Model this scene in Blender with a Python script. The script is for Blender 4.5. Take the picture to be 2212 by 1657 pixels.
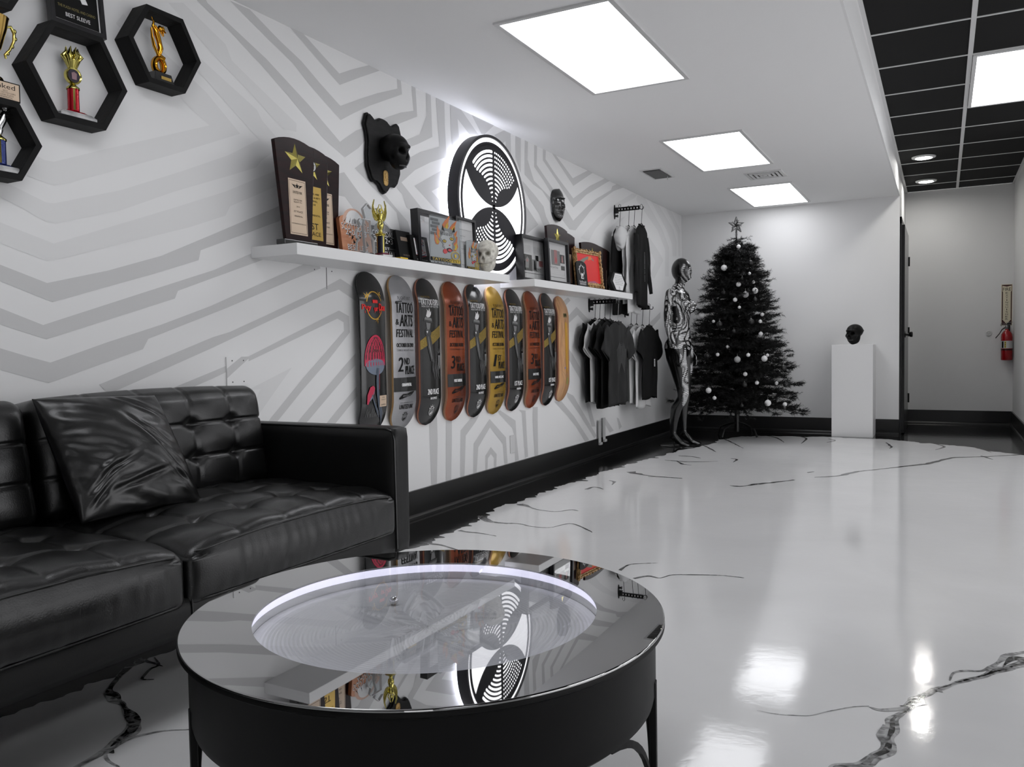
import bpy, math, random
from mathutils import Vector, Matrix, noise
PI=math.pi
sc=bpy.context.scene
for o in list(bpy.data.objects): bpy.data.objects.remove(o)
COL=sc.collection
# ------------------------------------------------------------------ camera
CH=.914; FPX=1765.06; YAW=.48501; PITCH=.04339; ROLL=-.01632
W=-2.538; ZC=2.333; YB=8.859; ZB=.15; XS=-.374; ZC2=2.571; YB2=10.208; XR=.6675
cy,sy,cp,sp=math.cos(YAW),math.sin(YAW),math.cos(PITCH),math.sin(PITCH)
FW=Vector((-sy*cp,cy*cp,-sp)); R0=Vector((cy,sy,0)); U0=R0.cross(FW)
RR=math.cos(ROLL)*R0+math.sin(ROLL)*U0; UU=-math.sin(ROLL)*R0+math.cos(ROLL)*U0
CP=Vector((0,0,CH))
cam=bpy.data.cameras.new('camera'); co=bpy.data.objects.new('camera',cam); COL.objects.link(co)
cam.sensor_fit='HORIZONTAL'; cam.sensor_width=36; cam.lens=FPX/2212*36; cam.clip_start=.02
mw=Matrix((RR,UU,-FW)).transposed().to_4x4(); mw.translation=CP; co.matrix_world=mw
sc.camera=co
def ray(x,y): return (x-1106)/FPX*RR-(y-828.5)/FPX*UU+FW
def onx(x,y,X=W): d=ray(x,y); return CP+d*(X/d.x)
def ony(x,y,Y): d=ray(x,y); return CP+d*(Y/d.y)
def onz(x,y,Z=0): d=ray(x,y); return CP+d*((Z-CH)/d.z)
# ------------------------------------------------------------------ world, exposure
SKY=2.75
LAMP=4.3      # ceiling panels
wd=bpy.data.worlds.new('world'); sc.world=wd; wd.use_nodes=True
wd.node_tree.nodes['Background'].inputs[0].default_value=(.8,.8,.82,1)
wd.node_tree.nodes['Background'].inputs[1].default_value=SKY
sc.view_settings.view_transform='Standard'; sc.view_settings.look='None'
sc.view_settings.gamma=1; sc.view_settings.use_curve_mapping=False
sc.view_settings.exposure=0.07
sc.cycles.max_bounces=10; sc.cycles.diffuse_bounces=5; sc.cycles.glossy_bounces=5
sc.cycles.transparent_max_bounces=16; sc.cycles.transmission_bounces=6
sc.cycles.use_denoising=True; sc.cycles.sample_clamp_indirect=4; sc.cycles.blur_glossy=.3
sc.cycles.caustics_reflective=False; sc.cycles.caustics_refractive=False
# ------------------------------------------------------------------ materials
MT={}
def S(c):  # sRGB 0-255 -> linear
    if not isinstance(c,(tuple,list)): c=(c,c,c)
    return tuple(((x/255)/12.92 if x<=10 else ((x/255+.055)/1.055)**2.4) for x in c)+(1,)
def nd(nt,t,**k):
    n=nt.nodes.new(t)
    for a,b in k.items(): setattr(n,a,b)
    return n
def mat(name,col=128,rough=.5,metal=0,spec=.5,emit=None,es=1,ior=1.5,coat=0,bump=None,var=None,trans=0,sheen=0):
    """bump=(scale,strength[,distance,detail]); var=(scale,colour2[,lo,hi]) procedural mottling between two colours"""
    if name in MT: return MT[name]
    if not metal and rough>=.4 and max(col if isinstance(col,tuple) else (col,))<52: spec*=.35
    m=bpy.data.materials.new(name); m.use_nodes=True; nt=m.node_tree; b=nt.nodes['Principled BSDF']
    b.inputs['Base Color'].default_value=S(col); b.inputs['Roughness'].default_value=rough
    b.inputs['Metallic'].default_value=metal; b.inputs['Specular IOR Level'].default_value=spec
    b.inputs['IOR'].default_value=ior; b.inputs['Coat Weight'].default_value=coat; b.inputs['Coat Roughness'].default_value=.06
    b.inputs['Transmission Weight'].default_value=trans; b.inputs['Sheen Weight'].default_value=sheen
    if emit is not None:
        b.inputs['Emission Color'].default_value=S(emit); b.inputs['Emission Strength'].default_value=es
    tc=None
    if bump or var: tc=nd(nt,'ShaderNodeTexCoord')
    if bump:
        n=nd(nt,'ShaderNodeTexNoise'); n.inputs['Scale'].default_value=bump[0]; n.inputs['Detail'].default_value=bump[3] if len(bump)>3 else 3
        bp=nd(nt,'ShaderNodeBump'); bp.inputs['Strength'].default_value=bump[1]; bp.inputs['Distance'].default_value=bump[2] if len(bump)>2 else .002
        nt.links.new(tc.outputs['Object'],n.inputs['Vector']); nt.links.new(n.outputs[0],bp.inputs['Height']); nt.links.new(bp.outputs[0],b.inputs['Normal'])
    if var:
        n=nd(nt,'ShaderNodeTexNoise'); n.inputs['Scale'].default_value=var[0]; n.inputs['Detail'].default_value=5
        r=nd(nt,'ShaderNodeValToRGB'); e=r.color_ramp.elements
        e[0].position=var[2] if len(var)>2 else .35; e[0].color=S(col); e[1].position=var[3] if len(var)>3 else .65; e[1].color=S(var[1])
        mp=nd(nt,'ShaderNodeMapping'); mp.inputs['Scale'].default_value=var[4] if len(var)>4 else (1,1,1)
        nt.links.new(tc.outputs['Object'],mp.inputs[0]); nt.links.new(mp.outputs[0],n.inputs['Vector']); nt.links.new(n.outputs[0],r.inputs[0]); nt.links.new(r.outputs[0],b.inputs['Base Color'])
    MT[name]=m; return m
def glassmat(name,tint=(255,255,255),rough=0,ior=1.5,gain=1.0):
    """thin clear sheet: straight-through transparency + fresnel mirror"""
    if name in MT: return MT[name]
    m=bpy.data.materials.new(name); m.use_nodes=True; nt=m.node_tree; nt.nodes.remove(nt.nodes['Principled BSDF'])
    t=nd(nt,'ShaderNodeBsdfTransparent'); t.inputs[0].default_value=S(tint); g=nd(nt,'ShaderNodeBsdfGlossy'); g.inputs['Roughness'].default_value=rough
    f=nd(nt,'ShaderNodeFresnel'); ge=nd(nt,'ShaderNodeNewGeometry'); io=nd(nt,'ShaderNodeMix'); io.inputs[2].default_value=ior; io.inputs[3].default_value=1/ior
    nt.links.new(ge.outputs['Backfacing'],io.inputs[0]); nt.links.new(io.outputs[0],f.inputs[0]); mu=nd(nt,'ShaderNodeMath',operation='MULTIPLY'); mu.inputs[1].default_value=gain; mu.use_clamp=True
    mx=nd(nt,'ShaderNodeMixShader'); nt.links.new(f.outputs[0],mu.inputs[0]); nt.links.new(mu.outputs[0],mx.inputs[0])
    nt.links.new(t.outputs[0],mx.inputs[1]); nt.links.new(g.outputs[0],mx.inputs[2]); nt.links.new(mx.outputs[0],nt.nodes['Material Output'].inputs[0])
    MT[name]=m; return m
# ------------------------------------------------------------------ mesh builder
I4=Matrix.Identity(4)
def T(x=0,y=0,z=0): return Matrix.Translation((x,y,z))
def Rx(a): return Matrix.Rotation(a,4,'X')
def Ry(a): return Matrix.Rotation(a,4,'Y')
def Rz(a): return Matrix.Rotation(a,4,'Z')
def Sc(x,y,z): return Matrix.Diagonal((x,y,z,1))
class MB:
    def __init__(s): s.v=[]; s.f=[]; s.m=[]; s.T=I4
    def add(s,vs,fs,mi=0):
        n=len(s.v); s.v+= [s.T@Vector(p) for p in vs]
        for f in fs: s.f.append([n+i for i in f]); s.m.append(mi)
        return s
    def box(s,cx,cy,cz,sx,sy,sz,mi=0):
        x,y,z=sx/2,sy/2,sz/2
        return s.add([(cx+a*x,cy+b*y,cz+c*z) for a in(-1,1) for b in(-1,1) for c in(-1,1)],
            [(0,1,3,2),(4,6,7,5),(0,4,5,1),(2,3,7,6),(0,2,6,4),(1,5,7,3)],mi)
    def bb(s,x0,x1,y0,y1,z0,z1,mi=0): return s.box((x0+x1)/2,(y0+y1)/2,(z0+z1)/2,x1-x0,y1-y0,z1-z0,mi)
    def poly(s,pts,mi=0): return s.add([tuple(p) if len(p)==3 else (p[0],p[1],0) for p in pts],[tuple(range(len(pts)))],mi)
    def prism(s,pts,z0,z1,mi=0,ms=None):
        n=len(pts); a=sum(pts[i][0]*pts[(i+1)%n][1]-pts[(i+1)%n][0]*pts[i][1] for i in range(n))
        if a<0: pts=pts[::-1]
        s.add([(p[0],p[1],z0) for p in pts]+[(p[0],p[1],z1) for p in pts],[tuple(range(n))[::-1],tuple(range(n,2*n))],mi)
        nb=len(s.v)-2*n
        for i in range(n): s.f.append([nb+i,nb+(i+1)%n,nb+n+(i+1)%n,nb+n+i]); s.m.append(mi if ms is None else ms)
        return s
    def ring(s,outer,inner,z0,z1,mi=0):
        n=len(outer); vs=[(p[0],p[1],z) for z in(z0,z1) for L in(outer,inner) for p in L]; fs=[]
        for i in range(n):
            j=(i+1)%n
            fs+=[(2*n+i,2*n+j,3*n+j,3*n+i),(j,i,n+i,n+j),(i,j,2*n+j,2*n+i),(n+j,n+i,3*n+i,3*n+j)]
        return s.add(vs,fs,mi)
    def tube(s,path,r,n=8,mi=0,closed=False,cap=True,flat=1):
        P=[Vector(p) for p in path]; k=len(P); rs=r if isinstance(r,(list,tuple)) else [r]*k; vs=[]; fs=[]; up=None
        for i in range(k):
            a=P[(i-1)%k] if (closed or i>0) else P[i]; b=P[(i+1)%k] if (closed or i<k-1) else P[i]
            t=(b-a); t=t.normalized() if t.length>1e-9 else Vector((0,0,1))
            if up is None: up=Vector((0,0,1)) if abs(t.z)<.9 else Vector((1,0,0))
            u=(up-t*up.dot(t)); u=u.normalized() if u.length>1e-6 else t.orthogonal().normalized(); up=u; w=t.cross(u)
            for j in range(n):
                an=2*PI*j/n; vs.append(P[i]+rs[i]*(math.cos(an)*u+math.sin(an)*w*flat))
        for i in range(k if closed else k-1):
            for j in range(n): fs.append((i*n+j,i*n+(j+1)%n,((i+1)%k)*n+(j+1)%n,((i+1)%k)*n+j))
        if cap and not closed: fs+=[tuple(range(n))[::-1],tuple((k-1)*n+j for j in range(n))]
        return s.add(vs,fs,mi)
    def lathe(s,prof,n=24,mi=0,cap=True,sx=1,sy=1):
        vs=[];fs=[];k=len(prof)
        for r,z in prof:
            for j in range(n): a=2*PI*j/n; vs.append((r*math.cos(a)*sx,r*math.sin(a)*sy,z))
        for i in range(k-1):
            for j in range(n): fs.append((i*n+j,i*n+(j+1)%n,(i+1)*n+(j+1)%n,(i+1)*n+j))
        if cap:
            if prof[0][0]>1e-6: fs.append(tuple(range(n))[::-1])
            if prof[-1][0]>1e-6: fs.append(tuple((k-1)*n+j for j in range(n)))
        return s.add(vs,fs,mi)
    def cyl(s,x,y,z0,z1,r,n=20,mi=0):
        t=s.T; s.T=t@T(x,y,0); s.lathe([(r,z0),(r,z1)],n,mi); s.T=t; return s
    def sph(s,c,r,nu=16,nv=10,mi=0):
        rx,ry,rz=r if isinstance(r,(tuple,list)) else (r,r,r); t=s.T; s.T=t@T(*c)@Sc(rx,ry,rz)
        s.lathe([(math.sin(PI*i/nv),-math.cos(PI*i/nv)) for i in range(nv+1)],nu,mi,cap=False); s.T=t; return s
    def grid(s,nx,ny,fn,mi=0,closex=False):
        vs=[fn(i/(nx if closex else nx-1) ,j/(ny-1)) for j in range(ny) for i in range(nx)]; fs=[]
        for j in range(ny-1):
            for i in range(nx if closex else nx-1):
                i2=(i+1)%nx; m_=mi(i/(nx-1),j/(ny-1)) if callable(mi) else mi
                s.add([],[],0); fs.append(((j*nx+i,j*nx+i2,(j+1)*nx+i2,(j+1)*nx+i),m_))
        n=len(s.v); s.v+=[s.T@Vector(p) for p in vs]
        for f,m_ in fs: s.f.append([n+i for i in f]); s.m.append(m_)
        return s
    def text(s,body,cx,cy,w,h,z=.0006,mi=0,sp=1.0,fit=True,shear=0,rot=0):
        """lettering centred at (cx,cy), fitted into w x h, lying at height z in the local plane"""
        cu=bpy.data.curves.new('lettering','FONT'); cu.body=body; cu.resolution_u=2; cu.align_x='LEFT'; cu.space_character=sp; cu.shear=shear
        o=bpy.data.objects.new('lettering',cu); me=bpy.data.meshes.new_from_object(o)
        vs=[v.co.copy() for v in me.vertices]; fs=[tuple(p.vertices) for p in me.polygons]
        bpy.data.objects.remove(o); bpy.data.curves.remove(cu); bpy.data.meshes.remove(me)
        if not vs: return s
        x0=min(v.x for v in vs);x1=max(v.x for v in vs);y0=min(v.y for v in vs);y1=max(v.y for v in vs)
        a=w/(x1-x0); b=h/(y1-y0)
        if not fit: a=b=min(a,b)
        t=s.T; s.T=t@T(cx,cy,z)@Rz(rot)@T(-(x0+x1)/2*a,-(y0+y1)/2*b,0)@Sc(a,b,1); s.add(vs,fs,mi); s.T=t; return s
    def build(s,name,mats,parent=None,smooth=None,bevel=0,seg=2,sub=0,frame=None,link=True,solid=0):
        me=bpy.data.meshes.new(name); me.from_pydata([tuple(v) for v in s.v],[],s.f)
        if not isinstance(mats,(list,tuple)): mats=[mats]
        for m in mats: me.materials.append(m)
        me.polygons.foreach_set('material_index',s.m); me.update()
        if smooth is not None:
            me.polygons.foreach_set('use_smooth',[True]*len(me.polygons))
            if smooth<179: me.set_sharp_from_angle(angle=math.radians(smooth))
        o=bpy.data.objects.new(name,me); COL.objects.link(o)
        if solid: md=o.modifiers.new('thickness','SOLIDIFY'); md.thickness=solid; md.offset=0
        if bevel: md=o.modifiers.new('bevel','BEVEL'); md.width=bevel; md.segments=seg; md.limit_method='ANGLE'; md.angle_limit=math.radians(35)
        if sub: md=o.modifiers.new('sub','SUBSURF'); md.levels=sub; md.render_levels=sub
        if parent: o.parent=parent
        if frame is not None: o.matrix_world=frame
        return o
def struct(o,kind='structure'): o['kind']=kind; return o
def tag(o,label,cat,group=None):
    o['label']=label; o['category']=cat
    if group: o['group']=group
    return o
def thing(name,label,cat,frame=I4,group=None):
    o=bpy.data.objects.new(name,None); o.empty_display_size=.05; COL.objects.link(o); o.matrix_world=frame
    return tag(o,label,cat,group)
def copytree(o,parent=None):
    c=o.copy(); COL.objects.link(c); c.parent=parent
    for ch in [x for x in o.children]: copytree(ch,c)
    return c
AX=Matrix(((0,0,1,0),(1,0,0,0),(0,1,0,0),(0,0,0,1)))  # local x->+Y (along wall), y->+Z (up), z->+X (out of the wall)
def WF(y,z,x=W,turn=0,lean=0): return T(x,y,z)@Rz(turn)@AX@Rx(-lean)
# ------------------------------------------------------------------ setting
M_wall=mat('white_wall_paint',228,.62,bump=(900,.08,.001))
M_strA=mat('grey_mural_paint',198,.5,bump=(900,.08,.001))
M_strB=mat('pale_grey_mural_paint',219,.55,bump=(900,.08,.001))
M_ceil=mat('ceiling_paint',238,.8,bump=(700,.1,.001))
M_tile=mat('black_ceiling_tile',24,.9,bump=(500,.5,.002))
M_white=mat('white_metal',205,.4)
M_blk=mat('black_trim_paint',12,.28)
M_back=mat('grey_wall_paint',224,.6,bump=(900,.08,.001))
# left wall + painted mural (paint areas are faces of the same wall)
wl=MB()
wl.add([(W,-4.5,0),(W,YB,0),(W,YB,ZC),(W,-4.5,ZC)],[(3,2,1,0)])
ZM=dict(A=(420,0,3.95),B=(860,160,3.568),C=(0,380,3.4516),D=(460,560,4.8735),c=(0,240,3.4516),f=(900,840,5.53),J=(1250,340,5.524),G=(1100,380,5.524),H=(1180,600,4.603),K=(700,320,6.903),L=(200,0,5.02),P=(0,0,1))
def mural(mi,code,*segs):
    pts=[]; z=ZM[code]
    for q in segs:
        if isinstance(q,str): z=ZM[q]; continue
        p=onx(z[0]+q[0]/z[2],z[1]+q[1]/z[2]); zz=min(max(p.z,.12),ZC); pts.append((W+.0008,p.y,zz))
    wl.poly(pts,mi)
mural(1,'A',(20,-8),(20,5),(300,265),(560,545),(800,820),(1100,1180),'P',(745,340),(774,320),(788,304),'A',(1760,1050),(1900,995),(1885,735),(1850,722),(1870,945),(1760,960),(1640,1000),'P',(787.7,275),(769,282),(734,306.5),'A',(1220,1185),(970,890),(610,500),(300,210),(110,25),(95,-8))
mural(1,'A',(300,5),(640,345),(840,540),(980,720),(1247,1025),(1350,970),(1500,900),(1770,805),(1760,680),(1725,664),(1733,757),(1560,795),(1420,840),(1245,905),(1070,710),(910,520),(725,345),(470,80))
mural(1,'A',(815,236),(1240,725),(1400,665),(1580,598),(1485,552),(1350,590),(1235,628),(1100,480),(930,290))
# concentric diamonds round the shield
mural(1,'B',(212,140),(250,156),(263,485),(150,540),(45,580),'K',(900,250),(880,420),(905,690),(1060,880),(1250,1100),(1300,1300),(1150,1300),(1080,960),(900,760),(700,560),(455,300),(600,190),(800,90),'B',(30,520),(165,465),(218,320))
mural(1,'B',(290,176),(355,206),(360,400),(372,640),(250,680),(130,740),(25,835),'K',(1155,515),(1490,940),(1500,1100),(1360,1000),(1225,880),(1165,690),(1075,580),(1100,430),(1150,325),(1222,190),'B',(60,660),(170,600),(320,560),(305,400))
mural(1,'B',(397,228),(405,400),(418,600),(430,720),(330,745),(125,862),(310,1062),(395,1062),(257,903),(430,810),(470,500),(457,345),(560,480),(620,470),(485,262))
mural(1,'B',(565,306),(737,386),(665,465),(640,460)); mural(1,'B',(740,470),(815,425),(866,450),(870,650),(830,560),(826,517),(795,545))
mural(1,'B',(903,468),(945,488),(943,760),(905,640)); mural(1,'B',(975,504),(1000,518),(997,660),(1045,820),(1180,960),(1175,1000),(1110,900),(1040,850),(975,775))
mural(1,'B',(955,820),(1050,930),(1120,1020),(1140,1100),(1175,1170),(1130,1190),(1085,1075),(1010,960),(965,880)); mural(1,'B',(940,950),(1080,1160),(960,1260),(940,1260))
mural(1,'B',(1048,538),(1070,548),(1068,700),(1190,880),(1180,920),(1120,820),(1048,715))
mural(1,'B',(1115,570),(1138,580),(1135,655),(1210,770),(1350,958),(1480,860),(1590,798),(1628,813),(1600,840),(1450,930),(1350,1028),(1240,850),(1115,665))
mural(1,'B',(1185,601),(1215,613),(1270,700),(1345,803),(1460,734),(1498,748),(1350,862),(1270,740))
mural(1,'G',(620,300),(762,535),'J',(0,690),(130,560),(200,500),(385,390),(400,345),(450,313),(530,345),(420,400),(250,520),(130,650),(0,820),'G',(790,650),(720,640),(600,480))
for P_ in [[(20,960),(230,720),(430,560),(640,430),(700,440),(660,490),(450,600),(330,700),(200,850),(120,1000)],[(700,452),(790,478),(1000,860),(1080,1080),(1075,1420),(1030,1420),(1030,1100),(940,870),(690,510)],
    [(860,520),(950,560),(1130,860),(1170,1010),(1165,1180),(1120,1180),(1110,1030),(1050,870)],[(1040,608),(1100,635),(1212,870),(1215,1180),(1190,1180),(1180,900)],[(780,860),(960,1130),(1010,1230),(900,1450),(860,1400),(915,1240),(800,1020)],[(300,900),(480,740),(560,700),(420,860),(380,1000)]]: mural(2,'J',*P_)
# chevrons behind the hexagons
mural(1,'c',(2070,712),(1560,930),(1200,1080),(800,1190),(350,1282),(0,1145),(-900,760),(-900,900),(0,1268),(390,1425),(1140,1215),(1480,1112),(1495,1038),(2080,820),'P',(690,415),(745,425),(800,500),(850,530),(850,500),(820,465),(779,422),(743,372),(690,385))
mural(2,'c',(2209,380),(2040,450),(1680,600),(1300,720),(800,870),(400,988),(0,830),(-800,480),(-800,640),(0,985),(350,1120),(500,1090),(900,990),(1400,870),(1680,780),(1715,710),(2040,570),(2209,500))
mural(2,'c',(1928,213),(1700,330),(1350,450),(900,590),(400,688),(340,680),(100,560),(0,510),(-800,160),(-800,300),(0,640),(120,700),(340,825),(420,838),(900,740),(1300,600),(1750,470),(1910,420),(1950,370),(2060,290),'P',(610,310),'L',(1950,1440),(1840,1310),(1780,1190),(1240,700),(700,200),(620,300),(1240,880))
mural(2,'c',(1560,107),(760,290),(400,378),(330,365),(0,180),(0,385),(220,490),(400,557),(500,540),(870,440),(1300,320),(1790,169),'L',(1230,1000),(330,150),(250,250),(1060,1180))
mural(2,'L',(980,30),(1440,480),(1510,660),(2209,1340),(2209,1430),(2060,1400),(1700,1000),(1240,520),(820,30))
mural(1,'C',(1870,580),(1600,700),(1100,860),(320,1112),(0,985),(-700,700),(-700,830),(0,1108),(345,1218),(1303,915),(1325,857),(1960,625))
mural(1,'C',(2350,620),(2140,715),(1570,970),(1200,1110),(800,1240),(375,1392),(200,1345),(0,1285),(-700,1050),(-700,1230),(0,1445),(360,1545),(1065,1292),(1105,1215),(1700,980),(2140,790),(2390,690))
mural(1,'D',(1440,270),(1340,205),(1170,300),(560,590),(180,765),(0,820),(-1200,1320),(-1100,1420),(0,930),(1180,370),(1325,320),(1500,440),(1500,320))
mural(1,'D',(-460,1370),(0,1180),(360,1030),(1325,540),(1430,600),(1440,770),(1200,1080),(940,1380),(500,1930),(400,1930),(950,1250),(1380,755),(1375,665),(1310,625),(0,1255),(-300,1385))
mural(1,'D',(1500,990),(1420,1080),(700,1940),(800,1940),(1500,1110)); mural(1,'D',(1510,1340),(1020,1940),(1120,1940),(1520,1440)); mural(2,'D',(360,1380),(830,1140),(470,1650),(380,1650),(500,1370))
for P_ in [[(145,350),(240,300),(250,600),(240,1140),(175,1160),(155,600)],[(350,380),(420,370),(418,700),(410,1110),(350,1130)],[(650,345),(775,265),(700,400),(585,560),(570,1060),(520,1080),(525,495)],
    [(870,360),(680,655),(675,1020),(715,1010),(735,700),(875,460),(1030,660),(1048,900),(1085,890),(1065,580)],[(965,260),(1000,260),(1180,380),(1190,560),(1220,850),(1175,865),(1165,560),(1140,470),(985,300)],
    [(1215,250),(1300,260),(1315,560),(1330,810),(1295,825),(1270,500),(1255,290)],[(1385,220),(1445,215),(1445,400),(1450,795),(1410,810),(1385,400)],[(885,695),(955,780),(950,940),(925,950),(925,825),(885,780),(850,830),(845,970),(818,980),(820,800)],
    [(1640,150),(1730,150),(1880,330),(2060,610),(2010,630),(1900,450),(1780,300)],[(1790,40),(1870,80),(2150,560),(2120,590),(1960,330),(1800,100)]]: mural(1,'f',*P_)
for P_ in [[(215,385),(300,290),(420,415),(400,470),(310,370),(225,450)],[(985,490),(1135,340),(1135,400),(1005,545)],[(1020,590),(1100,500),(1090,570),(1015,640)],[(1040,690),(1080,645),(1060,720),(1045,740)],[(220,700),(260,760),(340,900),(490,1480),(450,1480),(330,1000),(215,800)],
    [(550,1400),(590,1400),(670,1520),(630,1540)],[(700,1390),(720,1400),(750,1480),(725,1510)],[(160,240),(215,195),(240,225),(190,280)],[(290,500),(390,440),(345,540),(310,620),(340,760),(290,700),(275,580)]]: mural(1,'H',*P_)
struct(wl.build('wall_left',[M_wall,M_strA,M_strB]))
# other walls
def quad(name,pts,m): b=MB(); b.poly(pts); return struct(b.build(name,m))
b=MB(); b.bb(W-.05,XS,YB,YB+.1,0,ZC); struct(b.build('wall_back',M_back))
quad('wall_recess',[(XS-.05,YB2,0),(XR,YB2,0),(XR,YB2,ZC2),(XS-.05,YB2,ZC2)],M_back)
quad('wall_right',[(XR,YB2,0),(XR,7.6,0),(XR,7.6,ZC2),(XR,YB2,ZC2)],M_back)
quad('wall_corner',[(XR,7.6,0),(3.6,7.6,0),(3.6,7.6,ZC2),(XR,7.6,ZC2)],M_back)
# unseen windows added for fill light, behind and to the right of the camera
def winwall(wname,nname,F,L,x0,x1,z0,z1,k):
    b=MB(); b.T=F; b.bb(0,L,0,.12,0,z0); b.bb(0,L,0,.12,z1,ZC2); b.bb(0,x0,0,.12,z0,z1); b.bb(x1,L,0,.12,z0,z1); struct(b.build(wname,M_back))
    w=bpy.data.objects.new(nname,None); COL.objects.link(w); struct(w)
    b=MB(); b.T=F; b.bb(x0,x1,.03,.09,z0,z0+.05); b.bb(x0,x1,.03,.09,z1-.05,z1)
    for i in range(k+1): x=x0+(x1-x0)*i/k; b.bb(max(x0,x-.025),min(x1,x+.025),.03,.09,z0+.05,z1-.05)
    b.build('fill_window_frame',M_blk,w); b=MB(); b.T=F; b.bb(x0,x1,.058,.062,z0+.02,z1-.02); b.build('fill_window_pane',glassmat('fill_window_glass'),w)
winwall('wall_front','fill_window_1',T(3.6,-4.5,0)@Rz(PI),3.6-W,.3,1.9,.25,2.45,1)
winwall('wall_far_right','fill_window_2',T(3.6,7.6,0)@Rz(-PI/2),12.1,.4,7.6,.25,2.45,5)
b=MB(); b.add([(XS,YB+.1,0),(XS,YB2,0),(XS,YB2,ZC2),(XS,YB+.1,ZC2)],[(0,1,2,3)]); struct(b.build('wall_side',M_back))
# soffit between the two ceilings with a white edge trim
b=MB(); b.bb(XS-.012,XS,-4.5,YB+.1,ZC,ZC2); struct(b.build('wall_soffit',M_wall))
b=MB(); b.bb(XS,XS+.022,-4.5,YB2,ZC2-.003,ZC2,0); b.bb(XR-.022,XR,7.6,YB2,ZC2-.003,ZC2,0); b.bb(XS,XR,YB2-.022,YB2,ZC2-.003,ZC2,0); struct(b.build('trim_1',M_white))
# ceilings
b=MB(); b.bb(W-.05,XS-.012,-4.5,YB+.05,ZC,ZC+.03); struct(b.build('ceiling_white',M_ceil))
Y0=4.90881; TS=.60983; XT=.134
b=MB(); b.bb(XS,3.6,-4.5,YB2,ZC2+.004,ZC2+.03,0)
k=-15
while Y0+TS*k<YB2:
    if Y0+TS*k>-4.4: b.bb(XS,3.6,Y0+TS*k-.0075,Y0+TS*k+.0075,ZC2,ZC2+.005,1)
    k+=1
for x in (XT,XT+1.2197,XT+2.439): b.bb(x-.0125,x+.0125,-4.5,YB2,ZC2-.001,ZC2+.005,1)
struct(b.build('ceiling_black_tile',[M_tile,M_white]))
# baseboards
def bboard(name,x0,y0,x1,y1,nx,ny):
    d=Vector((x1-x0,y1-y0)); L=d.length; a=math.atan2(d.y,d.x); side=1 if (Vector((-d.y,d.x)).dot(Vector((nx,ny)))>0) else -1
    b=MB(); b.T=T(x0,y0,0)@Rz(a)
    b.bb(0,L,min(0,side*.014),max(0,side*.014),0,ZB)
    q=[(0,0,0),(0,side*.03,0),(0,side*.0285,.010),(0,side*.024,.017),(0,side*.018,.021),(0,side*.010,.022)]
    b.add(q+[(L,p[1],p[2]) for p in q],[(i,i+1,7+i,6+i) for i in range(5)],0)
    return struct(b.build(name,M_blk))
bboard('baseboard_left',W,-4.5,W,YB,1,0); bboard('baseboard_back',W,YB,XS,YB,0,-1); bboard('baseboard_recess',XS,YB2,XR,YB2,0,-1)
bboard('baseboard_right',XR,7.6,XR,YB2,-1,0); bboard('baseboard_corner',XR,7.6,3.6,7.6,0,-1)
# door in the side return: black frame, leaf, knob and hinges seen edge-on
d=bpy.data.objects.new('door_1',None); COL.objects.link(d); struct(d)
b=MB(); b.bb(XS,XS+.018,YB+.0,YB+.07,0,2.13); b.bb(XS,XS+.018,YB2-.30,YB2-.23,0,2.13); b.bb(XS,XS+.018,YB+.0,YB2-.23,2.06,2.13); b.build('door_frame',M_blk,d,bevel=.003)
b=MB(); b.bb(XS+.004,XS+.044,YB+.07,YB2-.30,.008,2.06); b.build('door_leaf',mat('black_door',14,.22),d,bevel=.003)
pk=ony(1960,720,YB+.16); b=MB(); b.T=T(XS+.044,YB+.16,.985)@Ry(PI/2); b.lathe([(.032,0),(.032,.006),(.012,.01),(.011,.035),(.02,.04),(.027,.05),(.027,.066),(.02,.07),(0,.07)],20); b.build('door_knob',mat('black_metal',18,.3,.6),d,smooth=40)
for z in (.3,1.02,1.78):
    b=MB(); b.cyl(XS+.05,YB2-.302,z-.05,z+.05,.008,10); b.build('hinge',mat('black_metal'),d,smooth=40)
# ------------------------------------------------------------------ floor
def floormat(name,c1,c2,lo,hi,scale,rough=.085,warp=True):
    m=mat(name,c1,rough,spec=.5,ior=1.5); nt=m.node_tree; b=nt.nodes['Principled BSDF']
    tc=nd(nt,'ShaderNodeTexCoord'); n=nd(nt,'ShaderNodeTexNoise'); n.inputs['Scale'].default_value=scale; n.inputs['Detail'].default_value=6; n.inputs['Distortion'].default_value=1.5
    r=nd(nt,'ShaderNodeValToRGB'); e=r.color_ramp.elements; e[0].position=lo; e[0].color=S(c1); e[1].position=hi; e[1].color=S(c2)
    nt.links.new(tc.outputs['Object'],n.inputs['Vector']); nt.links.new(n.outputs[0],r.inputs[0]); nt.links.new(r.outputs[0],b.inputs['Base Color'])
    w1=nd(nt,'ShaderNodeTexNoise'); w1.inputs['Scale'].default_value=9; w1.inputs['Detail'].default_value=7; w1.inputs['Roughness'].default_value=.62
    bp=nd(nt,'ShaderNodeBump'); bp.inputs['Strength'].default_value=.13; bp.inputs['Distance'].default_value=.004
    nt.links.new(tc.outputs['Object'],w1.inputs['Vector']); nt.links.new(w1.outputs[0],bp.inputs['Height']); nt.links.new(bp.outputs[0],b.inputs['Normal'])
    return m
M_fw=floormat('white_epoxy',226,233,.3,.7,1.2)
M_fb=floormat('black_epoxy',9,30,.45,.8,5)
M_vein=floormat('vein_epoxy',12,150,.42,.66,30)
M_vg=floormat('pale_vein_epoxy',90,185,.35,.6,25)
random.seed(3)
fl=MB(); fl.poly([(W-.1,-4.6,0),(3.7,-4.6,0),(3.7,YB2+.1,0),(W-.1,YB2+.1,0)],0)
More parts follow.
